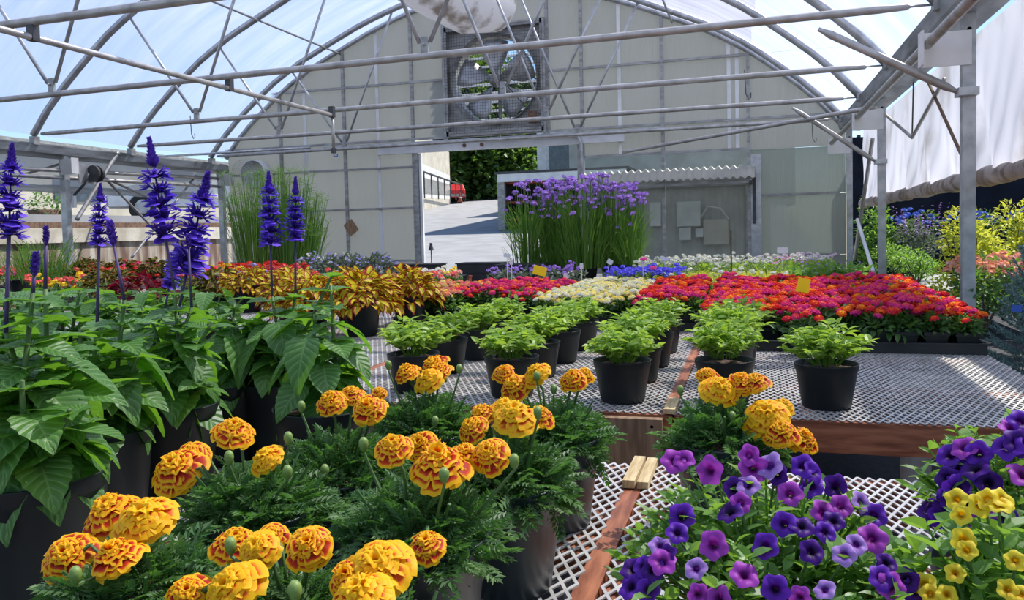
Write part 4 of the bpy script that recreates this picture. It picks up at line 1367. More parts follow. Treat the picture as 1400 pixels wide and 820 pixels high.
# battens and gusset at the seam
for (bx, y0, y1, lab, rt) in ((b2, 1.72, 1.889, 'pale_wood', 0.578), (b1, 1.74, 1.889, 'pale_wood', -0.533)):
    pass
t = thing('end_batten', 'pale wooden batten at the seam of the two near benches, left of the pair', 'batten', (-0.262, 1.80, BZ))
obj('batten_strip', MB().box((0, 0, 0.0085), (0.026, 0.19, 0.017)), 'pale_wood', t)
t = thing('end_batten', 'pale wooden batten at the seam of the two near benches, right of the pair', 'batten', (-0.232, 1.80, BZ))
obj('batten_strip', MB().box((0, 0, 0.0075), (0.024, 0.19, 0.015)), 'pale_wood', t)
t = thing('end_batten', 'pale wooden batten at the front of the seam between the far benches', 'batten', (-0.245, 2.50, BZ))
obj('batten_strip', MB().box((0, 0, 0.0075), (0.034, 0.17, 0.015)), 'pale_wood', t)
t = thing('gusset_board', 'weathered tapered board nailed to the front of the far middle bench', 'board', (-0.262, 2.40, 0.5))
V = []
for yy in (0, -0.03):
    V += [(0, yy, 0.02), (0, yy, 0.292), (-0.24, yy, 0.292), (-0.24, yy, 0.275), (-0.115, yy, 0.02)]
mb = MB(); mb.add(V, [(0, 4, 3, 2, 1)[::-1], (5, 6, 7, 8, 9)[::-1]] + [(i, (i + 1) % 5, 5 + (i + 1) % 5, 5 + i) for i in range(5)])
obj('gusset_face', mb, 'old_wood', t)
for x, z in ((-0.20, 0.27), (-0.03, 0.27), (-0.03, 0.07)):
    obj('nail', MB().lathe([(0, 0), (0.005, 0), (0.005, 0.002), (0, 0.002)], 8, (x, -0.03, z), 'y'), 'dark_metal', t)
# grey pipe leg below the far bench
o = obj('pipe_leg', MB().tube([(0, 0, 0), (0, 0, 0.64)], 0.045, 14), 'galvanised_dull', loc=(float(atY(1252, 640, 2.75)[0]), 2.75, 0), smooth=True)
tag(o, 'round grey pipe standing under the far right bench', 'pipe')
# ================================================================ pots and plants on the benches
def pot_mesh(Rt, Rb, h, lip=0.16, n=32):
    t_ = 0.003
    prof = [(0, 0.002), (Rb * 0.9, 0.002), (Rb * 0.94, 0), (Rb, 0.006), (Rt * 0.955, h * (1 - lip)), (Rt * 0.99, h * (1 - lip) + 0.003), (Rt, h - 0.004), (Rt + 0.0015, h - 0.001), (Rt - 0.001, h), (Rt - t_, h - 0.002), (Rt * 0.95 - t_, h * (1 - lip)), (Rt * 0.9, h * 0.8), (0, h * 0.8)]
    return MB().lathe(prof, n).mesh('pot', True)


def soil_mesh(Rt, h):
    n, rings = 20, 4
    V = [(0, 0, h)]
    for r_ in range(1, rings + 1):
        for j in range(n):
            V.append((Rt * r_ / rings * math.cos(j * 6.2832 / n), Rt * r_ / rings * math.sin(j * 6.2832 / n), h + random.uniform(-.004, .006) - 0.004 * (r_ == rings)))
    F = [(0, 1 + j, 1 + (j + 1) % n) for j in range(n)]
    for r_ in range(rings - 1):
        F += [(1 + r_ * n + j, 1 + (r_ + 1) * n + j, 1 + (r_ + 1) * n + (j + 1) % n, 1 + r_ * n + (j + 1) % n) for j in range(n)]
    mb = MB(); mb.add(V, F)
    return mb.mesh('soil', True)


GAL = pot_mesh(0.088, 0.066, 0.17, 0.17); GAL_S = soil_mesh(0.083, 0.148)
AZ = pot_mesh(0.093, 0.071, 0.135, 0.16); AZ_S = soil_mesh(0.088, 0.118)
BIG = pot_mesh(0.105, 0.082, 0.20, 0.14); BIG_S = soil_mesh(0.10, 0.178)

# ---------------------------------------------------------------- marigolds
def marigold_mesh(R_=1.0, seed=0, wild=1.0):
    rg = np.random.default_rng(seed)
    mb = MB()
    rings = [(11, 0.22, 1.00, -0.20, 0.00), (10, 0.18, 0.86, 0.02, 0.02), (9, 0.12, 0.69, 0.20, 0.08), (8, 0.08, 0.52, 0.34, 0.22), (8, 0.05, 0.36, 0.46, 0.55), (6, 0.02, 0.22, 0.54, 1.0)]
    for ri, (n, r0, r1, z1, kk) in enumerate(rings):
        for i in range(n):
            a = 2 * math.pi * (i + 0.5 * (ri % 2)) / n + rg.normal(0, 0.09)
            L_ = (r1 - r0) * (1 + rg.normal(0, 0.10))
            w = 0.37 * (0.60 + 0.5 * r1) * (1 + rg.normal(0, 0.10))
            zt = z1 + rg.normal(0, 0.07) * wild
            ph = rg.random() * 6
            V, T = [], []
            nu, nv = 5, 6
            for u_ in range(nu + 1):
                q = u_ / nu
                ww = w * (0.28 + 0.95 * q ** 0.8) * (1 if q < 0.9 else 0.86)
                for v_ in range(-3, 4):
                    p = v_ / 3
                    rr = r0 + L_ * q * (1 - 0.10 * p * p)
                    zz_ = (zt * q ** 0.9) + 0.10 * math.sin(q * 3.1) + 0.055 * q * math.sin(p * 5.5 + ph) + 0.03 * q * math.sin(q * 8 + ph) - 0.16 * q ** 4 + 0.10 * abs(p) * q * (1 - q)
                    V.append((ww * p, rr, zz_ * 0.75 + 0.05 * ri))
                    e = max(q ** 3.4, (abs(p) ** 3.6) * (0.45 + 0.55 * q))
                    T.append(e * 0.95 + kk * 0.42 * (0.35 + 0.65 * q) + (0.32 * kk))
            V = np.array(V)
            c, s_ = math.cos(a), math.sin(a)
            V = V @ np.array([[c, s_, 0], [-s_, c, 0], [0, 0, 1]])
            k = 7
            F = [(x * k + y, x * k + y + 1, (x + 1) * k + y + 1, (x + 1) * k + y) for x in range(nu) for y in range(k - 1)]
            mb.add(V * R_, F, t=np.clip(T, 0, 1))
    return mb.mesh('flower', True)


MG = [marigold_mesh(1, s, w) for s, w in ((1, 1.0), (2, 1.5), (3, 0.7), (4, 1.3))]
MGM = ['marigold_petal', 'marigold_petal', 'marigold_petal_yellow', 'marigold_petal']
for me, q in zip(MG, MGM):
    me.materials.append(MATS[q])
CALYX = MB().lathe([(0, -0.030), (0.004, -0.026), (0.009, -0.012), (0.011, 0.0), (0, 0.004)], 10).mesh('calyx', True); CALYX.materials.append(MATS['stem_green'])
BUD = MB().lathe([(0, 0), (0.004, 0.003), (0.0065, 0.010), (0.006, 0.016), (0.003, 0.020), (0, 0.020)], 12).mesh('bud', True); BUD.materials.append(MATS['bud_green'])


def marigold_foliage(seed):
    global RNG
    RNG = np.random.default_rng(seed)
    mb = MB()
    dome_leaves(mb, T_pin, 520, (0, 0, 0.150), 0.084, 0.086, 0.043, 0.30, 0.5, inner=0.3, low=-0.05)
    dome_leaves(mb, T_pin, 46, (0, 0, 0.165), 0.085, 0.05, 0.060, -0.15, 0.35, inner=0.75, low=-0.25)
    for k in range(9):
        a = k * 0.7
        mb.tube([(0.02 * math.cos(a), 0.02 * math.sin(a), 0.145), (0.05 * math.cos(a), 0.05 * math.sin(a), 0.2), (0.08 * math.cos(a), 0.08 * math.sin(a), 0.25)], [0.003, 0.0025, 0.002], 5, rnd=0.5)
    return mb.mesh('foliage')


MF = [marigold_foliage(s) for s in (11, 12, 13)]


def marigold(px, py, y, lab, flowers, buds=(), zrim=0.97, r_=0, potm='pot_black', dx=0.0):
    c = atY(px, py, y)
    t = thing('potted_marigold', lab, 'flower', (float(c[0]) + dx, y, BZ), 0, 'potted marigolds on the near benches')
    o0 = np.array([float(c[0]) + dx, y, BZ])
    pt = obj('pot', GAL, potm, t)
    obj('soil', GAL_S, 'soil', pt)
    obj('foliage', MF[r_ % 3], 'marigold_leaf', t, rot=(0, 0, r_ * 1.3), sc=(1, 1, 0.92) if y > 0.9 else (1, 1, 0.80), kind='stuff')
    for i, (fx, fy, dpx, dy, v) in enumerate(flowers):
        p = atY(fx, fy, y + dy) - o0
        rad = dpx / ppm(p + o0) / 2
        tilt = (random.uniform(0.35, 0.8), random.uniform(-.35, .35), random.random() * 6.28)
        f_ = bpy.data.objects.new('flower', MG[v]); col.objects.link(f_)
        f_.parent = t; CH.setdefault(t.name, []).append(f_)
        # tilt towards the viewer after spinning about its own stem
        M = Matrix.Rotation(tilt[0], 4, 'X') @ Matrix.Rotation(tilt[1], 4, 'Y') @ Matrix.Rotation(tilt[2], 4, 'Z')
        f_.matrix_local = Matrix.Translation(Vector(p) - Vector((0, 0, rad * 0.45))) @ M @ Matrix.Scale(rad * 0.98, 4)
        b_ = np.array([p[0] * 0.45, p[1] * 0.45, 0.19])
        m_ = (b_ + p) / 2 + np.array([0.004, 0, 0.01])
        obj('flower_stem', MB().tube([b_, m_, p - np.array([0, 0, rad * 0.7])], [0.0022, 0.0022, 0.0045], 6), 'stem_green', t, smooth=True)
        obj('calyx', CALYX, None, f_, (0, 0, 0), sc=1 / rad)
    for fx, fy, dy in buds:
        p = atY(fx, fy, y + dy) - o0
        obj('bud', BUD, None, t, tuple(p - np.array([0, 0, 0.014])))
        obj('bud_stem', MB().tube([(p[0] * .6, p[1] * .6, 0.2), p - np.array([0, 0, .014])], 0.002, 5), 'stem_green', t)
    return t


marigold(575, 730, 0.95, 'front marigold in a grey-black pot at the bottom centre, one small low flower', [(537, 598, 56, -.03, 0), (600, 615, 84, -.02, 1), (636, 610, 50, .03, 0), (668, 607, 58, .02, 0), (583, 733, 56, -.115, 3), (575, 597, 50, .04, 3)], [(497, 604, 0), (703, 627, 0), (607, 646, -.08)], potm='pot_grey', r_=0)
marigold(694, 662, 1.19, 'marigold in a tall black pot left of the sunlit mesh, large yellow-orange flower on top', [(703, 554, 66, -.03, 2), (658, 556, 44, .02, 0), (645, 574, 46, -.03, 0), (737, 558, 44, 0, 0), (690, 548, 50, .03, 2)], [(735, 561, -.05)], r_=1)
marigold(757, 597, 1.47, 'marigold in a black pot at the back edge, right behind the sunlit mesh', [(703, 517, 46, .0, 0), (689, 502, 32, 0.03, 1), (733, 501, 42, 0, 2), (783, 509, 38, 0, 1), (799, 505, 30, .03, 0)], [(757, 530, 0), (734, 512, -.02)], r_=2)
marigold(585, 592, 1.46, 'marigold at the back edge in the centre, three crowded flowers', [(556, 500, 40, 0, 0), (592, 490, 42, .02, 0), (585, 508, 44, -.03, 2), (600, 500, 36, 0, 1)], [(531, 497, 0), (628, 502, 0), (595, 573, -.1)], r_=1)
marigold(458, 648, 1.17, 'marigold left of centre behind the front pot, two flower clusters', [(452, 538, 46, 0, 0), (480, 530, 38, .03, 0), (503, 547, 50, -.02, 1), (518, 531, 24, .02, 3)], [(412, 553, 0), (444, 640, -.1)], r_=0, dx=0.01)
marigold(350, 700, 0.99, 'marigold with three separate flowers in front of the salvias', [(240, 624, 76, -.02, 0), (319, 576, 58, 0, 0), (363, 616, 48, -.03, 2), (262, 612, 50, .02, 0)], [(313, 622, -.05), (394, 596, 0), (393, 642, -.06)], r_=2, potm='pot_grey')
marigold(196, 835, 0.75, 'marigold at the lower left corner with four big touching flowers', [(150, 682, 78, .03, 0), (196, 690, 86, -.01, 2), (92, 743, 76, -.03, 0), (158, 744, 72, -.06, 1), (185, 705, 56, .03, 1)], [(103, 782, -.1), (135, 700, 0.05)], r_=1)
marigold(408, 862, 0.72, 'marigold at the bottom left of centre with bunched flowers over the frame edge', [(322, 727, 66, .03, 0), (352, 736, 60, .0, 2), (422, 731, 66, -.01, 1), (316, 785, 92, -.06, 2), (258, 797, 76, -.02, 0), (372, 722, 44, .03, 0)], [(403, 803, -.1), (315, 742, 0)], r_=0)
marigold(520, 915, 0.66, 'marigold cut by the bottom edge with two very large yellow flowers', [(516, 754, 96, .03, 2), (494, 794, 104, -.02, 2), (476, 775, 60, .02, 1)], [], r_=2)
marigold(988, 600, 1.50, 'marigold behind the purple petunias, alone on the right bench', [(968, 506, 32, .02, 0), (984, 520, 52, -.02, 2), (1012, 512, 42, 0, 1), (1032, 513, 40, 0, 0), (1047, 554, 66, -.05, 2), (1066, 578, 52, -.07, 0), (1098, 590, 46, -.04, 1), (1070, 547, 34, 0, 2)], [(930, 531, 0), (1001, 567, -.05)], r_=1, potm='pot_grey')
marigold(10, 900, 0.55, 'marigold mostly outside the frame at the bottom left corner', [(-60, 760, 80, 0, 0)], [], r_=0)

# ---------------------------------------------------------------- salvias
def salvia_leaf_mesh(seed, droop, serr=0.05):
    sh_ = lambda q: (math.sin(math.pi * q ** 0.62)) ** 0.8
    T = leaf_t(12, 3, 0.80, 0.10, droop, sh_, serr, 1.0)
    mb = MB(); mb.inst(T, (0, 0, 0), (0, 1, 0), (0, 0, 1), 1.0, np.array([(seed * 0.37) % 1.0]))
    mb.tube([(0, -0.12, 0.0), (0, 0.02, 0.0)], 0.02, 5, u=0.0, v=0.0, t=0.0, rnd=0.5)
    me = mb.mesh('leaf', True)
    me.materials.append(MATS['salvia_leaf'])
    return me


SL = [salvia_leaf_mesh(i, d) for i, d in enumerate((0.25, 0.42, 0.6, 0.8))]


def spike_mesh(seed, gap=0.0):
    """flower spike of length 1 along z: dense tapering buds at the tip, open whorls below"""
    global RNG
    RNG = np.random.default_rng(seed)
    Vf = [(-0.10, 0, 0), (0.10, 0, 0), (0.13, 0.55, 0.06), (-0.13, 0.55, 0.06), (-0.42, 0.95, -0.16), (0, 1.05, -0.22), (0.42, 0.95, -0.16), (0, 0.6, 0.16), (0.0, 1.0, 0.22)]
    Tf = tmpl(Vf, [(0, 1, 2, 3), (3, 2, 6, 5), (3, 5, 4), (0, 3, 8, 7), (1, 7, 8, 2), (0, 7, 1)], t=[0, 0, .4, .4, 1, 1, 1, .5, .8])
    mb = MB()
    mb.tube([(0, 0, -0.05), (0, 0, 1.0)], [0.014, 0.006], 6, t=0.1)
    z = 0.0
    zs_ = []
    while z < 0.72:
        zs_.append((z, 1.0 if z > 0.0 else 0.85))
        z += random.Random(seed + int(z * 100)).uniform(0.125, 0.155)
    for z, s_ in zs_:
        n = 28
        a = RNG.random(n) * 6.283
        sz = 0.175 * (1 - 0.5 * z) * (0.7 + 0.6 * RNG.random(n))
        O = np.stack([0.012 * np.cos(a), 0.012 * np.sin(a), z + RNG.normal(0, 0.012, n)], 1)
        D = np.stack([np.cos(a), np.sin(a), RNG.uniform(-0.2, 1.1, n)], 1)
        mb.inst(Tf, O, D, np.tile([0, 0, 1.0], (n, 1)), sz * s_, wide=0.9)
        # dark calyx beads
    n = 190
    q = RNG.random(n)
    zz_ = 0.70 + 0.30 * q
    a = RNG.random(n) * 6.283
    r_ = 0.02 * (1 - q)
    O = np.stack([r_ * np.cos(a), r_ * np.sin(a), zz_], 1)
    D = np.stack([np.cos(a), np.sin(a), np.full(n, 0.9)], 1)
    mb.inst(T_small_t, O, D, np.tile([0, 0, 1.0], (n, 1)), 0.082 * (1 - 0.5 * q), wide=1.4)
    me = mb.mesh('flower_spike')
    me.materials.append(MATS['salvia_petal'])
    return me


_ts = leaf_t(2, 1, 0.5, 0.4, -0.2)
T_small_t = (_ts[0], _ts[1], _ts[2], {'t': _ts[3]['u'] * 0.55})
SPK = [spike_mesh(s) for s in (21, 22, 23)]
mb = MB()
q = RNG.random(90)
a = RNG.random(90) * 6.283
mb.tube([(0, 0, 0), (0, 0, 0.9)], [0.05, 0.03], 6, t=0.1)
rr = 0.13 * np.sin(np.pi * np.clip(q + 0.12, 0, 1)) ** 0.7
mb.inst(T_small_t, np.stack([rr * np.cos(a) * .6, rr * np.sin(a) * .6, q], 1), np.stack([np.cos(a), np.sin(a), np.full(90, 0.9)], 1), np.tile([0, 0, 1.0], (90, 1)), 0.26, wide=1.3)
SBUD = mb.mesh('spike_bud'); SBUD.materials.append(MATS['salvia_petal'])
rl = random.Random(5)


def salvia_stem(t, o0, base, top, y_dy, ltop, lsize, nodes, spike=None, bud=None, stempts=None):
    """one stem from the pot to the highest leaf pair, carrying crossed leaf pairs and perhaps a spike"""
    b_ = np.array(base, float)
    tp = np.array(top, float)
    mid = (b_ + tp) / 2 + np.array([rl.uniform(-.01, .01), rl.uniform(-.01, .01), 0])
    pts = [b_, mid, tp]
    rad = [0.005, 0.0045, 0.0035]
    obj('stem', MB().tube(pts, rad, 6), 'stem_green', t, smooth=True)
    a0 = rl.random() * 3.14
    for k in range(nodes):
        q = (k + 0.6) / (nodes)
        q = min(q, 1.0)
        p = b_ * (1 - q) ** 2 + 2 * mid * q * (1 - q) + tp * q * q if False else (b_ + (tp - b_) * q)
        s_ = lsize * (1.12 - 0.62 * q ** 2.2) * rl.uniform(0.85, 1.15)
        aa = a0 + (k % 2) * 1.5708 + rl.uniform(-.25, .25)
        for side in (0, math.pi):
            dr = SL[min(3, max(0, int((1 - q) * 3.2 + rl.uniform(-.6, .6))))]
            pit = 0.35 - (1 - q) * 1.25 + rl.uniform(-.2, .2)
            o = bpy.data.objects.new('leaf', dr); col.objects.link(o); o.parent = t
            CH.setdefault(t.name, []).append(o)
            an = aa + side
            M = Matrix.Translation(Vector(p) + Vector((math.cos(an + 1.5708) * s_ * 0.1, math.sin(an + 1.5708) * s_ * 0.1, 0))) @ Matrix.Rotation(an, 4, 'Z') @ Matrix.Rotation(pit, 4, 'X') @ Matrix.Rotation(rl.uniform(-.3, .3), 4, 'Y') @ Matrix.Scale(s_, 4)
            o.matrix_local = M
        # small inner leaves at the joint
        if q > 0.25:
            for side in (0.8, 3.9):
                o = bpy.data.objects.new('leaf', SL[rl.randint(0, 1)]); col.objects.link(o); o.parent = t
                CH.setdefault(t.name, []).append(o)
                M = Matrix.Translation(Vector(p)) @ Matrix.Rotation(aa + side, 4, 'Z') @ Matrix.Rotation(0.35, 4, 'X') @ Matrix.Scale(s_ * 0.66, 4)
                o.matrix_local = M
    if spike is not None:
        (sx, sy), L_, v = spike                 # tip pixel, flowering length in metres
        tip = atY(sx, sy, y_dy) - o0
        d = tip - tp; ln = np.linalg.norm(d); d /= ln
        fb = tip - d * L_
        obj('flower_stalk', MB().tube([tp, (tp + fb) / 2, fb], [0.0035, 0.003, 0.003], 6), 'stem_purple', t, smooth=True)
        o = obj('flower_spike', SPK[v % 3], None, t)
        M = Vector(d).to_track_quat('Z', 'Y').to_matrix().to_4x4()
        o.matrix_local = Matrix.Translation(Vector(fb)) @ M @ Matrix.Scale(L_, 4)
    if bud is not None:
        (sx, sy), L_ = bud
        tip = atY(sx, sy, y_dy) - o0
        d = tip - tp; d /= np.linalg.norm(d)
        fb = tip - d * L_
        obj('flower_stalk', MB().tube([tp, fb], [0.0032, 0.0026], 6), 'stem_purple', t, smooth=True)
        o = obj('spike_bud', SBUD, None, t)
        o.matrix_local = Matrix.Translation(Vector(fb)) @ Vector(d).to_track_quat('Z', 'Y').to_matrix().to_4x4() @ Matrix.Scale(L_, 4)


def salvia(px, y, z, lab, stems, lsize=0.088, pot=True):
    c = atY(px, 700, y)
    o0 = np.array([float(c[0]), y, BZ])
    t = thing('potted_salvia', lab, 'flower', tuple(o0), 0, 'potted blue salvias')
    pt = obj('pot', BIG, 'pot_black', t); obj('soil', BIG_S, 'soil', pt)
    for i, s_ in enumerate(stems):
        top = atY(s_[0], s_[1], y + s_[2]) - o0
        a = i * 2.4
        base = (0.03 * math.cos(a), 0.03 * math.sin(a), 0.18)
        nodes = max(5, int((top[2] - 0.18) / 0.031))
        salvia_stem(t, o0, base, top, y + s_[2], None, lsize, nodes, s_[3] if len(s_) > 3 else None, s_[4] if len(s_) > 4 else None)
    for k in range(13):                      # large old leaves hanging over the pot
        an = k * 2.4 + px
        z_ = 0.22 + 0.012 * k
        o = bpy.data.objects.new('leaf', SL[1 + k % 3]); col.objects.link(o); o.parent = t
        CH.setdefault(t.name, []).append(o)
        o.matrix_local = Matrix.Translation(Vector((0.05 * math.cos(an + 1.57), 0.05 * math.sin(an + 1.57), z_))) @ Matrix.Rotation(an, 4, 'Z') @ Matrix.Rotation(rl.uniform(-0.75, -0.15), 4, 'X') @ Matrix.Rotation(rl.uniform(-.3, .3), 4, 'Y') @ Matrix.Scale(lsize * rl.uniform(0.95, 1.25), 4)
    return t


salvia(52, 0.98, 0, 'salvia at the left edge with very large pale lower leaves and a tall purple spike', [(8, 455, .0, ((16, 198), 0.14, 0)), (62, 395, .05, None, ((63, 312), 0.028)), (45, 400, -.03, None, ((49, 348), 0.034)), (90, 470, .03), (-30, 450, 0), (30, 520, -.08), (95, 560, -.05)], 0.094)
salvia(136, 1.24, 0, 'salvia second from the left with a leaning purple bud spike', [(170, 410, 0, None, ((150, 305), 0.045)), (133, 440, .05, ((137, 252), 0.115, 1)), (110, 450, -.05), (190, 480, 0), (150, 520, -.08)], 0.090)
salvia(238, 1.46, 0, 'salvia with the tallest purple spike at the centre of the salvia group', [(238, 395, 0, ((204, 190), 0.21, 2)), (243, 430, .06, ((284, 237), 0.23, 0)), (262, 420, 0, None, ((257, 322), 0.03)), (205, 430, 0), (290, 440, -.03), (230, 500, -.08), (275, 520, -.06)], 0.090)
salvia(392, 1.76, 0, 'salvia rightmost of the group, with two purple spikes and bare leafy stems', [(372, 405, 0, ((367, 236), 0.175, 1)), (404, 400, .05, ((404, 243), 0.15, 2)), (456, 372, 0), (340, 440, 0), (425, 470, -.05), (375, 480, -.08)], 0.095)
salvia(318, 1.72, 0, 'short salvia without flowers between the two-spiked salvia and the tallest one', [(320, 415, 0), (295, 430, 0), (345, 440, .05), (310, 480, -.05)], 0.088)
salvia(-40, 1.35, 0, 'salvia cut by the left edge behind the front one', [(20, 400, 0), (-40, 380, 0), (12, 450, 0), (40, 250, 0.0, None, None)][:3], 0.095)
salvia(196, 1.78, 0, 'flowering salvia hidden behind the tallest-spiked one', [(195, 420, 0), (165, 410, 0), (225, 425, 0, ((243, 330), 0.12, 1))], 0.085)
salvia(88, 1.66, 0, 'salvia at the back left with plain green stems only', [(85, 400, 0), (110, 395, 0), (55, 400, 0), (30, 410, 0)], 0.085)
salvia(150, 2.75, 0, 'salvia on the farther bench behind the left group', [(150, 400, 0), (120, 395, 0), (180, 398, 0)], 0.085)
salvia(300, 2.8, 0, 'salvia on the farther bench behind the short one', [(300, 400, 0), (270, 405, 0), (335, 405, 0)], 0.085)

salvia(8, 1.62, 0, 'salvia at the far left, third in depth behind the front one', [(5, 395, 0), (-20, 390, 0), (40, 405, 0), (-45, 400, 0)], 0.090)
salvia(222, 2.72, 0, 'salvia on the farther bench behind the tallest-spiked group', [(220, 395, 0), (195, 400, 0), (250, 398, 0), (235, 410, 0)], 0.085)
salvia(60, 2.70, 0, 'salvia on the farther bench at the far left', [(60, 392, 0), (30, 398, 0), (90, 398, 0), (0, 395, 0)], 0.085)
salvia(448, 1.50, 0, 'slender salvia right of the two-spiked one, leaning over the marigolds', [(452, 390, 0), (430, 430, 0), (475, 470, 0)], 0.080)
# ---------------------------------------------------------------- green potted plants on the far benches
def leafy_mesh(seed, n=34, rad=0.115, hgt=0.105, leaf=0.030, z0=0.12, T=T_leaf, up=0.45):
    global RNG
    RNG = np.random.default_rng(seed)
    mb = MB()
    for k in range(n):
        a = k * 2.4 + RNG.random()
        q = math.sqrt((k + .5) / n)
        b_ = np.array([0.035 * math.cos(a) * q, 0.035 * math.sin(a) * q, z0])
        tp = np.array([rad * q * math.cos(a), rad * q * math.sin(a), z0 + hgt * (1.0 - 0.55 * q * q) * RNG.uniform(0.75, 1.15)])
        m_ = (b_ + tp) / 2 + np.array([0, 0, 0.02])
        mb.tube([b_, m_, tp], [0.002, 0.0016, 0.001], 4, cap=False, rnd=0.2)
        m2 = 15
        s_ = np.linspace(0.25, 1.0, m2)
        O = np.outer((1 - s_) ** 2, b_) + np.outer(2 * s_ * (1 - s_), m_) + np.outer(s_ ** 2, tp)
        an = s_ * 40 + a
        D = np.stack([np.cos(an), np.sin(an), np.full(m2, up)], 1) + RNG.normal(0, 0.25, (m2, 3))
        U = np.tile([0, 0, 1.0], (m2, 1)) + RNG.normal(0, 0.4, (m2, 3))
        mb.inst(T, O, D, U, leaf * (0.65 + 0.6 * RNG.random(m2)), RNG.random(m2))
    return mb.mesh('foliage')


GF = [leafy_mesh(31, 36, 0.12, 0.11), leafy_mesh(32, 34, 0.125, 0.12, 0.033), leafy_mesh(33, 38, 0.118, 0.10, 0.028)]
gl = [(-0.41, 2.58, 'in front, just left of the bench seam'), (0.21, 2.60, 'standing alone in front on the right bench'), (-0.09, 2.63, 'on the right bench directly behind the right marigold'),
      (-0.79, 2.60, 'in the front row above the centre marigolds'), (-1.16, 2.62, 'in the front row farthest left, above the three-flowered marigold'), (-1.19, 3.00, 'second row, farthest left'), (-1.17, 3.34, 'third row, farthest left'),
      (-0.80, 2.96, 'second row, behind the centre front one'), (-0.79, 3.30, 'third row, centre column'), (-0.78, 3.66, 'fourth row, centre column'), (-0.41, 2.93, 'second row, behind the front one at the seam'),
      (-0.40, 3.26, 'third row in the column at the seam'), (-0.40, 3.62, 'fourth row in the column at the seam'), (-0.09, 2.98, 'second on the right bench, behind the one beside the marigold'), (-1.16, 3.70, 'fourth row, farthest left'), (-0.07, 3.32, 'third on the right bench, before the lantanas'),
      (0.20, 3.02, 'right bench, directly behind the lone front pot')]
for i, (x, y, d) in enumerate(gl[:-1]):
    t = thing('potted_green_plant', 'leafy plant in black pot, ' + d, 'plant', (x, y, BZ), i * 1.1, 'light green potted plants on the far benches')
    pt = obj('pot', AZ, 'pot_green' if i == 1 else 'pot_black', t)
    obj('soil', AZ_S, 'soil', pt)
    obj('foliage', GF[i % 3], 'fresh_leaf', t, sc=(1.08, 1.08, 1.16 if i in (2, 13, 15) else 1.06), kind='stuff')

# ---------------------------------------------------------------- lantanas and bedding in trays
CELL = 0.112
SQP = MB()
a_, b_, h_ = 0.046, 0.036, 0.085
V = [(s * b_, u * b_, 0) for s, u in ((-1, -1), (1, -1), (1, 1), (-1, 1))] + [(s * a_, u * a_, h_) for s, u in ((-1, -1), (1, -1), (1, 1), (-1, 1))] + [(s * (a_ + .004), u * (a_ + .004), h_) for s, u in ((-1, -1), (1, -1), (1, 1), (-1, 1))] + [(s * (a_ + .004), u * (a_ + .004), h_ - .015) for s, u in ((-1, -1), (1, -1), (1, 1), (-1, 1))] + [(s * (a_ - .003), u * (a_ - .003), h_ - 0.008) for s, u in ((-1, -1), (1, -1), (1, 1), (-1, 1))]
F = [(3, 2, 1, 0)]
for i in range(4):
    j = (i + 1) % 4
    F += [(i, j, 4 + j, 4 + i), (12 + i, 12 + j, 8 + j, 8 + i), (8 + i, 8 + j, 16 + j, 16 + i)]
F.append((16, 17, 18, 19))
SQP.add(V, F)
SQP = SQP.mesh('pot')


def tray_mesh(nx, ny):
    w, d = nx * CELL, ny * CELL
    mb = MB()
    h = 0.045
    for c, s_ in (((0, -d / 2 + .004, h / 2), (w, .008, h)), ((0, d / 2 - .004, h / 2), (w, .008, h)), ((-w / 2 + .004, 0, h / 2), (.008, d - .016, h)), ((w / 2 - .004, 0, h / 2), (.008, d - .016, h)), ((0, 0, .003), (w - .016, d - .016, .006))):
        mb.box(c, s_)
    mb.box((0, -d / 2 - .003, h), (w + .012, .012, .006)).box((0, d / 2 + .003, h), (w + .012, .012, .006)).box((-w / 2 - .003, 0, h), (.012, d, .006)).box((w / 2 + .003, 0, h), (.012, d, .006))
    for i in range(1, nx):
        mb.box((-w / 2 + i * CELL, 0, .018), (.006, d - .02, .024))
    for j in range(1, ny):
        mb.box((0, -d / 2 + j * CELL, .018), (w - .02, .006, .024))
    return mb.mesh('tray')


TR53 = tray_mesh(5, 3)
LF = []
for s_ in range(3):
    RNG = np.random.default_rng(40 + s_)
    mb = MB()
    dome_leaves(mb, T_leaf, 95, (0, 0, 0.085), 0.062, 0.085, 0.038, 0.25, 0.5, low=-0.05)
    dome_leaves(mb, T_leaf, 14, (0, 0, 0.085), 0.068, 0.03, 0.045, -0.1, 0.3, inner=0.8, low=-0.2)
    LF.append(mb.mesh('foliage'))
HEADS = {}
for q in ('lantana_magenta', 'lantana_red', 'lantana_orange', 'lantana_white', 'lantana_cream', 'lantana_peach'):
    mb = MB(); mb.inst(T_head, (0, 0, 0), (0, 1, 0), (0, 0, 1), 1.0)
    HEADS[q] = mb.mesh('flower_head'); HEADS[q].materials.append(MATS[q])


def lantana_proto(name, lab, mats, group, nheads=9, seed=0, potm='pot_black'):
    rr_ = random.Random(seed)
    t = thing(name, lab, 'flower', (0, 0, 0), 0, group)
    obj('pot', SQP, potm, t, (0, 0, 0.006))
    obj('foliage', LF[seed % 3], 'lantana_leaf', t, kind='stuff')
    for i in range(nheads):
        a = i * 2.4 + seed
        r_ = 0.072 * math.sqrt((i + 0.4) / nheads)
        obj('flower_head', HEADS[mats[rr_.randrange(len(mats))]], None, t, (r_ * math.cos(a), r_ * math.sin(a), 0.185 - 4.5 * r_ * r_ + rr_.uniform(-.022, .020)), (rr_.uniform(-.35, .35), rr_.uniform(-.35, .35), a), rr_.uniform(0.0175, 0.0235))
    return t


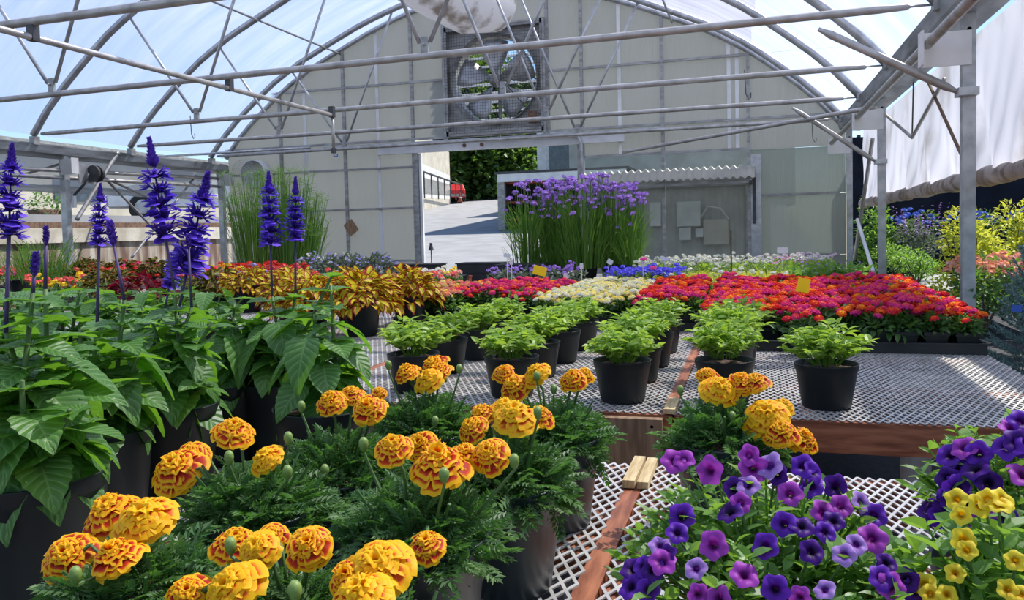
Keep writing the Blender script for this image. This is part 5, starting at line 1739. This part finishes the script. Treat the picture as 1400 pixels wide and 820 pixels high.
ORD = ('first', 'second', 'third', 'fourth', 'fifth', 'sixth', 'seventh', 'eighth', 'ninth', 'tenth', 'eleventh', 'twelfth', 'thirteenth', 'fourteenth', 'fifteenth', 'sixteenth', 'seventeenth', 'eighteenth', 'nineteenth', 'twentieth')


def block(x0, x1, y0, y1, protos, skip=lambda i, j: False, jit=0.006, tz=0.0, fr=None, first=0, i0=0):
    """grid of plants standing in trays; protos = prototypes cycled at random, the first use moves the prototype itself"""
    nx, ny = max(1, round((x1 - x0) / CELL)), max(1, round((y1 - y0) / CELL))
    rr_ = random.Random(int(x0 * 100) + int(y0 * 10))
    k = 0
    for j in range(ny):
        for i in range(nx):
            if skip(i, j):
                continue
            pr_ = protos[rr_.randrange(len(protos))]
            x = x0 + CELL * (i + .5) + rr_.uniform(-jit, jit); y = y0 + CELL * (j + .5)
            rz = rr_.choice((0, 1, 2, 3)) * math.pi / 2 + rr_.uniform(-.06, .06)
            z = BZ + tz
            lab = None
            if j == first and fr:                  # the front row can be told apart one by one
                lab = '%s, %s from the left' % (fr, ORD[i - i0])
            elif fr:
                lab = '%s, %s from the left in the %s row' % (fr.replace('front-row ', ''), ORD[i], ORD[j - first])
            if not pr_.get('used'):
                pr_['label'] = lab
                pr_['used'] = 1
                pr_.location = (x, y, z); pr_.rotation_euler = (0, 0, rz)
            else:
                copy_thing(pr_, (x, y, z), rz, lab, rr_.uniform(0.90, 1.12))
            k += 1
    return k


def trays(x0, x1, y0, y1, lab, group='black plant trays', nx=5, ny=3, me=None):
    me = me or TR53
    x = x0
    i = 0
    while x < x1 - 0.1:
        y = y0
        while y < y1 - 0.1:
            o = obj('plant_tray', me, 'tray_plastic', loc=(x + nx * CELL / 2, y + ny * CELL / 2, BZ))
            tag(o, '%s, column %s, row %s back' % (lab, ORD[i], ORD[round((y - y0) / (ny * CELL))]), 'tray', group)
            y += ny * CELL + 0.012
        x += nx * CELL + 0.014
        i += 1


GL_ = 'red and orange lantanas in the large right-hand block'
LAB = 'small pot of lantana in the dense block, round magenta and orange flower heads'
lp = [lantana_proto('potted_lantana', LAB, m_, GL_, n_, s_) for s_, (m_, n_) in enumerate(((('lantana_magenta', 'lantana_magenta', 'lantana_red'), 10), (('lantana_red', 'lantana_orange', 'lantana_magenta'), 9), (('lantana_orange', 'lantana_red', 'lantana_magenta'), 9), (('lantana_magenta', 'lantana_red'), 8), (('lantana_orange', 'lantana_magenta', 'lantana_red'), 10)))]
n1 = block(-0.215, 0.905, 3.70, 5.80, lp, skip=lambda i, j: i < 6 and j < 1, fr='front-row red lantana of the large right block', i0=6)
trays(-0.215, 0.905, 3.70, 5.80, 'black tray under the large lantana block', 'trays under the red lantanas')
one = lantana_proto('potted_lantana', 'bright magenta lantana in a red-brown pot, in front of the block beside the yellow card', ('lantana_magenta', 'lantana_red'), 'lantana by the yellow card', 10, 3, 'pot_terracotta')
one.location = (0.20, 3.60, BZ)
LAB2 = 'small pot of red and orange lantana on the middle bench, behind the green plants'
lp2 = [lantana_proto('potted_lantana', LAB2, m_, 'red lantanas on the middle bench', 9, s_) for s_, m_ in enumerate((('lantana_magenta', 'lantana_red'), ('lantana_red', 'lantana_orange', 'lantana_magenta'), ('lantana_magenta', 'lantana_magenta', 'lantana_orange')))]
block(-0.62, -0.28, 4.35, 5.80, lp2, fr='front-row red lantana pot on the middle bench')
trays(-0.85, -0.28, 4.35, 5.80, 'black tray under the middle-bench red lantanas', 'trays on the middle bench')
LAB3 = 'small pot of white and yellow lantana on the middle bench'
lp3 = [lantana_proto('potted_lantana', LAB3, m_, 'white and yellow lantanas', 11, s_) for s_, m_ in enumerate((('lantana_white', 'lantana_white', 'lantana_cream'), ('lantana_white', 'lantana_cream')))]
block(-1.18, -0.62, 4.35, 5.50, lp3, fr='front-row white lantana pot')
trays(-1.42, -0.85, 4.35, 5.50, 'black tray under the white lantanas', 'trays on the middle bench')
LAB4 = 'small pot of magenta and orange lantana left of the white ones'
lp4 = [lantana_proto('potted_lantana', LAB4, m_, 'magenta lantanas left of the white ones', 9, s_) for s_, m_ in enumerate((('lantana_magenta', 'lantana_magenta', 'lantana_orange'), ('lantana_magenta', 'lantana_red')))]
block(-1.85, -1.18, 4.75, 5.65, lp4, fr='front-row magenta lantana left of the white ones')
LAB5 = 'small pot of peach lantana beside the yellow coleus'
lp5 = [lantana_proto('potted_lantana', LAB5, ('lantana_peach', 'lantana_peach', 'lantana_cream'), 'peach lantanas', 9, s_) for s_ in range(2)]
block(-2.10, -1.76, 4.55, 5.30, lp5, fr='front-row peach lantana pot')
trays(-2.12, -1.55, 4.5, 5.3, 'black tray under the peach lantanas', 'trays on the middle bench')

# ---------------------------------------------------------------- coleus in big pots
def coleus(x, y, lab, mat='coleus_leaf', rad=0.17, hgt=0.17, seed=50, potm='pot_black', n=300, group=None, leaf=0.062, pm=None, sm=None):
    global RNG
    RNG = np.random.default_rng(seed)
    t = thing('potted_coleus', lab, 'plant', (x, y, BZ), 0, group)
    pt = obj('pot', pm or BIG, potm, t); obj('soil', sm or BIG_S, 'soil', pt)
    mb = MB()
    dome_leaves(mb, T_coleus, n, (0, 0, 0.17), rad, hgt, leaf, -0.15, 0.35, inner=0.55, low=-0.12)
    obj('foliage', mb, mat, t, kind='stuff')
    return t


CO = 'yellow coleus in big pots'
coleus(-1.97, 4.42, 'yellow coleus with red-edged leaves in a big black pot, rightmost and nearest the peach flowers', seed=51, group=CO, potm='pot_grey')
coleus(-2.08, 4.02, 'yellow coleus with red-edged leaves in a big black pot, middle of the three', seed=52, rad=0.20, group=CO)
coleus(-2.38, 3.98, 'yellow coleus drooping low at the left of the coleus group', seed=53, rad=0.19, group=CO)
coleus(-2.42, 4.55, 'yellow coleus hidden at the back of the coleus group', seed=54, rad=0.18, group=CO)
coleus(-2.75, 4.4, 'yellow coleus behind the salvia leaves at the back left', seed=55, rad=0.18, group=CO)
for i, (px, py, y, m_, l_) in enumerate(((150, 420, 5.2, 'coleus_dark', 'dark brown velvety coleus seen between the salvia stems'), (192, 415, 4.3, 'dark_red_leaf', 'dark red coleus right of the velvety one, behind the salvias'), (300, 385, 5.3, 'coleus_dark', 'dark brown foliage pot behind the blue spikes'), (340, 388, 5.2, 'coleus_leaf', 'yellow and red coleus strip behind the right salvia'), (400, 385, 5.4, 'coleus_leaf', 'yellow and red coleus left of the yellow coleus pots'),
                                      (115, 392, 7.3, 'coleus_dark', 'dark brown coleus with lime edges at the far left'), (70, 402, 7.0, 'coleus_dark', 'dark coleus at the left edge of the back benches'), (168, 370, 8.2, 'coleus_dark', 'dark brown coleus before the retaining wall'), (215, 372, 8.0, 'coleus_dark', 'dark brown coleus right of the slanting brace'), (125, 372, 8.4, 'coleus_dark', 'dark coleus behind the left salvia bud'))):
    p = atZ(px, py, 1.02)
    p = atY(px, 400, y)
    coleus(float(p[0]), y, l_, m_, 0.20, 0.15, 60 + i, n=230)


# ---------------------------------------------------------------- bedding blocks on the third-row benches
def bedding(x, y, w, d, lab, cat, leafmat_, mats, nh, hz, hs, lsize=0.05, nleaf=500, group=None, name='bedding_plant', spread=0.02, z=BZ):
    """one tray of bedding: tray, foliage and single flower heads"""
    t = thing(name, lab, cat, (x, y, z), 0, group)
    obj('tray', MB().box((0, 0, 0.03), (w, d, 0.06)), 'tray_plastic', t)
    mb = MB()
    O = np.stack([RNG.uniform(-w / 2, w / 2, nleaf), RNG.uniform(-d / 2, d / 2, nleaf), 0.06 + (hz - 0.08) * RNG.random(nleaf)], 1)
    D = RNG.normal(0, 0.7, (nleaf, 3)) + np.array([0, 0, 0.5])
    mb.inst(T_small, O, D, np.tile([0, 0, 1.0], (nleaf, 1)) + RNG.normal(0, .3, (nleaf, 3)), lsize * (0.7 + 0.6 * RNG.random(nleaf)))
    obj('foliage', mb, leafmat_, t, kind='stuff')
    meshes = scatter_heads.__defaults__[-1]
    for i in range(nh):
        m_ = mats[i % len(mats)]
        kk = (id(T_head_s), m_)
        if kk not in meshes:
            mb = MB(); mb.inst(T_head_s, (0, 0, 0), (0, 1, 0), (0, 0, 1), 1.0)
            meshes[kk] = mb.mesh('flower_head')
        obj('flower_head', meshes[kk], m_, t, (RNG.uniform(-w / 2, w / 2), RNG.uniform(-d / 2, d / 2), hz + RNG.normal(0, spread)), (RNG.uniform(-.4, .4), RNG.uniform(-.4, .4), RNG.random() * 6), hs * RNG.uniform(0.8, 1.2))
    return t


k = 0
for i in range(6):          # white-green bedding behind the lantanas
    px = 900 + i * 42
    for rw_, (y, hz, lf, mt, nh, nm) in enumerate(((7.0, 0.16, 'yellow_leaf', ('flower_white',), 6, 'yellow-green low bedding behind the red lantanas'), (7.9, 0.23, 'fresh_leaf', ('flower_white', 'flower_white'), 46, 'cream white bedding'))):
        if rw_ == 1 and i >= 4:
            mt = ('flower_white', 'flower_blush')
        p = atY(px, 360, y)
        pl = ('under the meter box', 'left of the middle mullion', 'under the control panel', 'under the breaker cabinet', 'left of the pink tape', 'behind the pink tape')[i]
        bedding(float(p[0]), y, 0.36, 0.8, nm + ' ' + pl, 'flower', lf, mt, nh, hz, 0.022, 0.04, 420, 'pale bedding rows behind the lantanas')
for i, (px, nm) in enumerate(((1150, 'beside the corner post'), (1112, 'left of the corner post'))):
    p = atY(px, 360, 6.9)
    bedding(float(p[0]) , 6.9, 0.34, 0.7, 'grey-green wispy bedding with faint purple tips ' + nm, 'flower', 'grass_leaf', ('flower_violet',), 10, 0.22, 0.008, 0.06, 600, 'wispy bedding at the back right')
p = atY(866, 368, 6.8)
bedding(float(p[0]) + 0.1, 6.8, 0.62, 0.55, 'tray of bright violet-blue flowers behind the white lantanas', 'flower', 'lantana_leaf', ('flower_blue',), 120, 0.19, 0.022)
p = atY(905, 357, 7.3)
for i, (px, py) in enumerate(((880, 355), (893, 367))):
    q_ = atY(px, py, 6.5)
    o = obj('pink_flower', MB().inst(T_head, (0, 0, 0), (0, 1, 0), (0, 0, 1), 0.028), 'flower_pink', loc=tuple(q_))
    tag(o, ('upper', 'lower')[i] + ' of two pink blooms among the violet-blue flowers', 'flower')
bedding(float(atY(735, 355, 7.6)[0]), 7.6, 0.9, 0.5, 'violet flowers in a tray below the tall purple verbena', 'flower', 'lilac_leaf', ('flower_violet',), 60, 0.18, 0.020)

# tall purple verbena clumps
def tall_clump(name, lab, x, y, rad, h, n, mat, heads=None, nh=0, hs=0.024, lean=0.15, zpot=BZ, potm='pot_black', blades=0, group=None, tuft=0):
    global RNG
    t = thing(name, lab, 'plant', (x, y, zpot), 0, group)
    pt = obj('pot', BIG, potm, t, sc=(1.3, 1.3, 0.9)); obj('soil', BIG_S, 'soil', pt)
    mb = MB()
    tips = []
    for i in range(n):
        a = random.random() * 6.283; r_ = rad * math.sqrt(random.random())
        b_ = np.array([0.7 * r_ * math.cos(a), 0.7 * r_ * math.sin(a), 0.15])
        hh = h * random.uniform(0.5, 1.0)
        tp = np.array([r_ * math.cos(a) * (1 + lean), r_ * math.sin(a) * (1 + lean), hh])
        m_ = (b_ + tp) / 2 + np.array([0, 0, hh * 0.08])
        mb.tube([b_, m_, tp], [0.0055, 0.0045, 0.003], 4, cap=False, rnd=random.random())
        tips.append(tp)
    if blades:
        a = RNG.random(blades) * 6.283
        rb_ = rad * .9 * np.sqrt(RNG.random(blades))
        O = np.stack([np.cos(a) * rb_, np.sin(a) * rb_, 0.12 + h * .5 * RNG.random(blades)], 1)
        D = np.stack([0.6 * np.cos(a), 0.6 * np.sin(a), 1.6 + RNG.random(blades)], 1)
        mb.inst(T_grass, O, D, np.stack([-np.cos(a), -np.sin(a), np.ones(blades)], 1), 0.22, wide=0.9)
    if tuft:
        TP = np.array(tips)
        TP = np.repeat(TP, tuft, 0)
        D = RNG.normal(0, 1, TP.shape); D[:, 2] = abs(D[:, 2]) * 0.8
        mb.inst(T_grass, TP, D, RNG.normal(0, 1, TP.shape), 0.10, wide=1.2)
    obj('stems', mb, mat, t, kind='stuff')
    if heads:
        meshes = scatter_heads.__defaults__[-1]
        kk = (id(T_head_s), heads)
        if kk not in meshes:
            m2 = MB(); m2.inst(T_head_s, (0, 0, 0), (0, 1, 0), (0, 0, 1), 1.0); meshes[kk] = m2.mesh('flower_head')
        tips.sort(key=lambda q: -q[2] - random.random() * 0.35)
        for tp in tips[:nh]:
            obj('flower_head', meshes[kk], heads, t, tuple(tp), (random.uniform(-.3, .3), random.uniform(-.3, .3), random.random() * 6), hs * random.uniform(0.75, 1.25))
    return t


VB = 'tall purple verbena pots'
for i, (px, rad, h, n, nh, lab) in enumerate(((722, 0.22, 1.06, 60, 26, 'tall purple verbena, sparse and leftmost, in front of the doorway'), (760, 0.27, 1.10, 170, 80, 'tall purple verbena second from the left'), (800, 0.28, 1.12, 180, 90, 'tall purple verbena in the middle of the clump'),
                                             (838, 0.26, 1.02, 170, 80, 'tall purple verbena at the right, before the shed roof'), (862, 0.16, 0.90, 50, 22, 'tall purple verbena rightmost, with loose lower heads'))):
    p = atY(px, 360, 8.3 + 0.2 * (i % 2))
    tall_clump('potted_verbena', lab, float(p[0]), 8.3 + 0.2 * (i % 2), rad, h, n, 'grass_leaf', 'flower_violet', nh, 0.029, 0.12, blades=230, group=VB)
for i, (px, h, lab) in enumerate(((352, 1.30, 'tall rush-like green stems, left pot'), (388, 1.35, 'tall rush-like green stems, middle pot behind the two spikes'), (414, 1.05, 'shorter grassy stems, right pot before the end wall'))):
    p = atY(px, 360, 8.2 + .25 * i)
    tall_clump('potted_rush', lab, float(p[0]), 8.2 + .25 * i, 0.30 if i < 2 else 0.26, h, 170, 'grass_leaf', blades=160, tuft=6, lean=0.3, group='tall green rush pots')
# grassy plant left behind the first post
p = atY(60, 330, 6.2)
tall_clump('potted_grass', 'arching grassy plant at the far left behind the small salvia buds', float(p[0]), 6.2, 0.25, 0.62, 30, 'grass_leaf', blades=200)
p = atY(28, 330, 6.6)
tall_clump('potted_grass', 'thin-stemmed grassy plant at the left edge', float(p[0]), 6.6, 0.2, 0.55, 20, 'grass_leaf', blades=90)
# hanging rusty planter far left, outside the post
hp = thing('hanging_planter', 'brown hanging planter with trailing greens above the retaining wall', 'planter', tuple(atY(68, 300, 11.8) + np.array([-2.2, 2, 0])))
obj('basket', MB().lathe([(0, 0), (0.26, 0), (0.36, 0.28), (0.33, 0.28), (0, 0.2)], 18), 'rust', hp, smooth=True)
mb = MB(); dome_leaves(mb, T_leaf, 260, (0, 0, 0.26), 0.45, 0.4, 0.09, 0.2, 0.6, low=-0.6)
obj('foliage', mb, 'lantana_leaf', hp, kind='stuff')

# grey-leaved lavender like pots left of the doorway
for i, (px, y, s_, pm_, lab) in enumerate(((515, 7.1, 1.0, 'pot_green', 'small lavender-blue flowering plant in a dark green pot left of the door jamb'), (478, 7.3, 1.0, 'pot_green', 'lavender-blue flowering plant in the middle, below the yellow card on the wall'), (452, 7.0, 1.05, 'pot_black', 'grey-leaved flowering plant in a wide black pot, left of the lavender'), (430, 7.5, 0.9, 'pot_black', 'loose grey-white flowering plant beside the rushes'))):
    p = atY(px, 360, y)
    t = thing('potted_lavender', lab, 'flower', (float(p[0]), y, BZ), i, 'grey-leaved flowering pots')
    pt = obj('pot', AZ, pm_, t, sc=(1.1, 1.1, 1.2)); obj('soil', AZ_S, 'soil', pt)
    mb = MB(); dome_leaves(mb, T_small, 520, (0, 0, 0.15), 0.19 * s_, 0.20, 0.05, 0.7, 0.4, low=-0.1)
    obj('foliage', mb, 'lilac_leaf', t, kind='stuff')
    scatter_heads(t, ('flower_lavender', 'flower_lavender', 'flower_white') if i else ('flower_lavender',), 46, 0.21 * s_, 0.34, 0.013, 0.09, T_head_s)

# stacked black trays and terracotta block before the doorway
TRs = tray_mesh(4, 3)
for (px, py, y, lab, rz, nz_) in ((540, 372, 7.6, 'black trays lying in a row before the doorway, right of the dark green pots', 0.0, 0), (600, 372, 7.7, 'black trays in the middle before the doorway', 0.0, 0), (575, 366, 8.4, 'upper black tray behind the row before the doorway', 0, 1), (470, 372, 8.2, 'black tray left of the doorway jamb', 0, 0), (660, 370, 8.5, 'black tray behind the magenta lantanas', 0, 1), (715, 372, 8.0, 'black tray below the verbena', 0, 1)):
    p = atY(px, py, y)
    o = obj('plant_tray', MB().box((0, 0, 0.055), (0.5, 0.3, 0.11)).box((0, 0, 0.108), (0.53, 0.33, 0.012)), 'tray_plastic', loc=(float(p[0]), y, BZ + 0.10 * nz_))
    tag(o, lab, 'tray', 'black trays before the doorway')
    if nz_:
        o = obj('plant_tray', MB().box((0, 0, 0.05), (0.48, 0.28, 0.098)), 'tray_plastic', loc=(float(p[0]), y, BZ))
        tag(o, 'lower of two stacked trays: ' + lab, 'tray', 'black trays before the doorway')
p = atY(630, 368, 8.2)
for i in range(3):
    o = obj('clay_pot', MB().box((0, 0, 0.045), (0.085, 0.085, 0.09)).box((0, 0, 0.085), (0.095, 0.095, 0.012)), 'pot_terracotta', loc=(float(p[0]) + 0.10 * (i - 1), 8.1, BZ + 0.10))
    tag(o, ('left', 'middle', 'right')[i] + ' of three red-brown square pots beside the black trays', 'pot', 'red-brown pots on the trays')
    o.location.z = BZ
# low colour bands at the left on the third-row benches
bl = [(300, 352, 7.2, ('flower_yellow', 'flower_yellow', 'flower_red'), 'yellow and red flowers behind the tallest spikes'), (350, 352, 7.6, ('flower_red', 'flower_red'), 'dark red flowers before the rush pots'), (385, 356, 7.1, ('flower_red', 'flower_coral'), 'red flowers right of the dark red ones'),
      (180, 352, 8.4, ('flower_red', 'flower_coral', 'flower_pink'), 'bright red and pink flowers behind the small purple spike'), (135, 358, 7.6, ('flower_coral', 'flower_red'), 'coral red flowers left of the small spike'), (240, 352, 8.8, ('flower_pink', 'flower_yellow'), 'pink and yellow flowers before the retaining wall'),
      (60, 360, 7.9, ('flower_violet', 'flower_coral'), 'mixed violet and coral flowers at the far left'), (100, 400, 5.6, ('flower_yellow', 'flower_coral'), 'peach and yellow snapdragon-like flowers between salvia leaves'), (15, 375, 7.5, ('flower_coral', 'flower_pink'), 'coral flowers at the left edge'), (270, 372, 6.6, ('flower_yellow', 'flower_red', 'flower_coral'), 'yellow-red flowers around the second tall spike'),
      (320, 372, 6.3, ('flower_lavender', 'flower_red'), 'small lavender and red flowers below the rush pots')]
for i, (px, py, y, mt, lab) in enumerate(bl):
    p = atY(px, py, y)
    bedding(float(p[0]), y, 0.55, 0.5, 'tray of ' + lab, 'flower', 'lantana_leaf', mt, 70, 0.22, 0.026, 0.05, 420, 'mixed bedding trays at the back left', spread=0.03)
for i, (px, py, y, mt, lab) in enumerate(((470, 378, 5.5, ('flower_coral',), 'coral red flowers behind the yellow coleus'), (585, 375, 5.7, ('flower_coral', 'flower_salmon'), 'coral flowers right of the coleus pots'), (590, 366, 6.6, ('flower_white',), 'small white flowers behind the coral ones'), (612, 368, 6.5, ('flower_yellow',), 'two yellow blooms behind the peach lantanas'))):
    p = atY(px, py, y)
    bedding(float(p[0]), y, 0.4 if i < 3 else 0.16, 0.4 if i < 3 else 0.14, 'tray of ' + lab, 'flower', 'lantana_leaf', mt, (34, 30, 44, 5)[i], 0.24 if i < 2 else 0.2, 0.024, 0.05, 240)

# ---------------------------------------------------------------- petunias
def petunia_mesh(seed):
    rg = np.random.default_rng(seed)
    mb = MB()
    V, T = [], []
    na, prof = 30, [(0.10, -0.75, 0.0), (0.14, -0.35, 0.05), (0.24, -0.08, 0.2), (0.55, 0.05, 0.5), (0.85, 0.06, 0.8), (1.0, -0.02, 1.0)]
    ph = rg.random() * 6
    for r_, z, t_ in prof:
        for j in range(na):
            a = 2 * math.pi * j / na
            lobe = 1 - 0.17 * (abs(math.cos(2.5 * a)) ** 3) * t_
            V.append((r_ * lobe * math.cos(a), r_ * lobe * math.sin(a), z + 0.09 * t_ * math.sin(5 * a + ph) + 0.07 * t_ * math.sin(2 * a + ph)))
            T.append(t_)
    F = [(i * na + j, i * na + (j + 1) % na, (i + 1) * na + (j + 1) % na, (i + 1) * na + j) for i in range(len(prof) - 1) for j in range(na)]
    mb.add(V, F, t=T)
    return mb


PM = {}
for q in ('petunia_purple', 'petunia_dark', 'petunia_magenta', 'petunia_lilac', 'petunia_yellow'):
    PM[q] = [petunia_mesh(s_).mesh('flower', True) for s_ in (1, 2)]
    for m_ in PM[q]:
        m_.materials.append(MATS[q])
PC_ = dict(p='petunia_purple', d='petunia_dark', m='petunia_magenta', l='petunia_lilac', y='petunia_yellow')


def petunia(px, y, lab, rad, hgt, fl, nstem, seed, size=0.019, off=(0, 0), potm='pot_grey', leaf=0.024, zc=0.13):
    c = atY(px, 760, y)
    o0 = np.array([float(c[0]) + off[0], y + off[1], BZ])
    t = thing('potted_petunia', lab, 'flower', tuple(o0), 0, 'potted petunias')
    pt = obj('pot', AZ, potm, t, sc=(1, 1, 0.95)); obj('soil', AZ_S, 'soil', pt)
    obj('foliage', leafy_mesh(seed, nstem, rad, hgt, leaf, zc, T_small, 0.7), 'petunia_leaf', t, kind='stuff')
    rr_ = random.Random(seed)
    for i, (fx, fy, c_) in enumerate(fl):
        # flowers ride on the surface of the mound
        best = None
        for k in range(40):
            yy = y - rad * 1.0 + k * rad * 2.0 / 40
            p = atY(fx, fy, yy) - o0
            r2 = (p[0] / (rad * 1.05)) ** 2 + (p[1] / (rad * 1.05)) ** 2 + (max(0, p[2] - zc) / (hgt * 1.1)) ** 2
            e = abs(r2 - 1.0) + (0.3 if p[1] > 0 else 0)
            if best is None or e < best[0]:
                best = (e, p)
        p = best[1]
        d = Vector((p[0] / rad * 0.5 + rr_.uniform(-.45, .45), -0.75 + rr_.uniform(-.4, .5), 0.55 + rr_.uniform(-.35, .4)))
        s_ = size / 0.019 * 20.0 / ppm(p + o0) * rr_.uniform(0.8, 1.12)
        o = bpy.data.objects.new('flower', PM[PC_[c_]][i % 2]); col.objects.link(o); o.parent = t
        o.matrix_local = Matrix.Translation(Vector(p)) @ d.to_track_quat('Z', 'Y').to_matrix().to_4x4() @ Matrix.Rotation(rr_.random() * 6, 4, 'Z') @ Matrix.Scale(s_, 4)
        b_ = np.array(p) - np.array(d.normalized()) * s_ * 0.7
        obj('flower_stem', MB().tube([np.array([p[0] * .7, p[1] * .7, max(0.12, p[2] - 0.05)]), b_], 0.0012, 4), 'stem_green', t)
    return t


fl1 = [(970, 643, 'm'), (1025, 622, 'm'), (1052, 636, 'l'), (1062, 648, 'd'), (1098, 637, 'p'), (1112, 645, 'p'), (1013, 687, 'm'), (1005, 668, 'd'), (1023, 663, 'l'), (1080, 675, 'm'), (1108, 665, 'p'), (1143, 665, 'd'), (1150, 692, 'm'), (1177, 686, 'l'), (1195, 704, 'p'), (1072, 716, 'p'), (1096, 719, 'd'), (1128, 727, 'p'), (1046, 746, 'p'), (1110, 754, 'd'), (1154, 758, 'l'), (1171, 744, 'l'), (1193, 736, 'm'), (951, 777, 'l'), (1018, 786, 'm'), (1060, 805, 'p'), (1127, 806, 'l'), (1094, 816, 'm'), (1205, 790, 'p'), (955, 812, 'm'), (982, 818, 'm'), (1212, 770, 'd'), (922, 630, 'm'), (935, 628, 'm'), (866, 778, 'd'), (880, 774, 'p'), (892, 779, 'd'), (906, 768, 'm'), (862, 802, 'p'), (886, 806, 'p'), (902, 745, 'l'), (912, 758, 'd'), (932, 706, 'p'), (926, 728, 'p'), (1240, 792, 'd'), (1252, 806, 'd'), (1218, 801, 'm'), (1232, 812, 'd'), (1030, 640, 'm'), (1125, 700, 'm'), (1140, 712, 'd'), (998, 700, 'd'), (975, 745, 'm')]
petunia(1052, 0.86, 'large mound of violet and magenta petunias at the bottom right of centre', 0.165, 0.150, fl1, 165, 71, 0.0185)
fl2 = [(1318, 612, 'm'), (1300, 622, 'p'), (1392, 605, 'd'), (1378, 610, 'p'), (1338, 620, 'p'), (1306, 640, 'p'), (1334, 641, 'd'), (1308, 668, 'p'), (1296, 690, 'd'), (1278, 700, 'd'), (1310, 715, 'p'), (1288, 706, 'p'), (1322, 712, 'm'), (1375, 708, 'd'), (1345, 700, 'm'), (1396, 576, 'p'), (1385, 588, 'm'), (1400, 650, 'm'), (1296, 655, 'd'), (1352, 660, 'd'), (1300, 680, 'p'), (1318, 690, 'd')]
petunia(1385, 1.12, 'dark purple petunia mound cut by the right edge, behind the yellow one', 0.125, 0.18, fl2, 64, 72, 0.020)
fl3 = [(1308, 682, 'y'), (1314, 704, 'y'), (1351, 683, 'y'), (1366, 690, 'y'), (1372, 682, 'y'), (1318, 738, 'y'), (1388, 766, 'y'), (1306, 783, 'y'), (1264, 800, 'y'), (1272, 812, 'y'), (1340, 690, 'y'), (1322, 752, 'y'), (1378, 806, 'y'), (1396, 812, 'y'), (1295, 812, 'y'), (1260, 818, 'y')]
petunia(1372, 0.84, 'yellow petunia plant at the lower right corner', 0.10, 0.165, fl3, 36, 73, 0.0165, potm='pot_grey', leaf=0.030)

# ---------------------------------------------------------------- cards and tags
def card(px, py, y, w, h, mat, lab, name='plant_tag', cat='tag', tilt=0.0, stake=0.16, smat=None, yaw=0.0):
    p = atY(px, py, y)
    if y < 9:
        stake = max(0.05, float(p[2]) - BZ - h * 0.3 - 0.012)
    t = thing(name, lab, cat, tuple(p), yaw)
    V = [(-w / 2, 0), (-w / 2 + .003, -h / 2), (w / 2 - .003, -h / 2), (w / 2, 0), (w / 2 - .003, h / 2), (-w / 2 + .003, h / 2)]
    c, s_ = math.cos(tilt), math.sin(tilt)
    V = [(x * c - z * s_, x * s_ + z * c) for x, z in V]
    V3 = [(x, 0, z) for x, z in V] + [(x, 0.0015, z) for x, z in V]
    mb = MB(); mb.add(V3, [(0, 1, 2, 3, 4, 5), (11, 10, 9, 8, 7, 6)] + [(i, 6 + i, 6 + (i + 1) % 6, (i + 1) % 6) for i in range(6)])
    obj('card_face', mb, mat, t)
    obj('stake', MB().bar((s_ * h * .4, 0.003, -h * .3), (s_ * (h * .4) + (s_ * stake * 0.3), 0.003, -h * .3 - stake), 0.006, 0.002, up=(0, 1, 0)), smat or mat, t)
    return t


card(738, 370, 5.5, 0.10, 0.065, 'yellow_card', 'yellow sticky card leaning behind the magenta lantanas', 'sticky_card', 'card', -0.25, 0.1, 'old_wood')
card(1097, 397, 4.3, 0.065, 0.125, 'yellow_card', 'yellow sticky card clipped to a stick above the red lantanas', 'sticky_card', 'card', -0.2, 0.12, 'old_wood')
card(480, 311, 13.70, 0.22, 0.26, 'old_wood', 'tan card hanging askew on the end wall left of the doorway', 'sticky_card', 'card', 0.6, 0.1)
for px, py, y, w, h, lab in ((699, 358, 5.85, .03, .04, 'white plant tag beside the yellow card'), (693, 349, 6.6, .06, .03, 'pale blue tag above the white one, before the doorway'), (795, 364, 5.9, .03, .045, 'white plant tag behind the white lantanas'), (879, 361, 6.55, .03, .045, 'white plant tag among the violet-blue flowers'),
                             (834, 358, 6.55, .05, .04, 'tilted grey tag leaning left of the violet-blue flowers'), (909, 354, 6.8, .06, .03, 'pale lilac tag at the left of the cream bedding'), (1070, 342, 7.0, .09, .05, 'white crumpled label before the right end wall'), (773, 377, 5.7, .03, .04, 'small grey tag left of the white lantanas')):
    card(px, py, y, w, h, 'white_tag', lab, tilt=0.0 if px != 834 else -0.5)
p0, p1 = atY(1055, 361, 6.9), atY(1084, 349, 6.9)
o = obj('pink_tape', MB().bar((0, 0, 0), p1 - p0, 0.035, 0.002), 'pink_tape', loc=tuple(p0))
tag(o, 'strip of bright pink tape lying over the back bedding', 'tape')
o = obj('stick', MB().tube([(0, 0, 0), (0, 0, 0.33)], 0.006, 6), 'bark', loc=tuple(atY(1000, 372, 6.6)))
tag(o, 'thin brown stick standing in the yellow-green bedding', 'stick')
o = obj('garden_light', MB().tube([(0, 0, 0), (0, 0, 0.95)], 0.012, 6).lathe([(0, 0.9), (0.06, 0.9), (0.03, 1.0), (0.03, 1.05), (0, 1.05)], 10), 'dark_metal', loc=(float(atY(590, 360, 15.2)[0]), 15.2, 0.1))
tag(o, 'small black stake light on the pavement just outside the doorway', 'light')
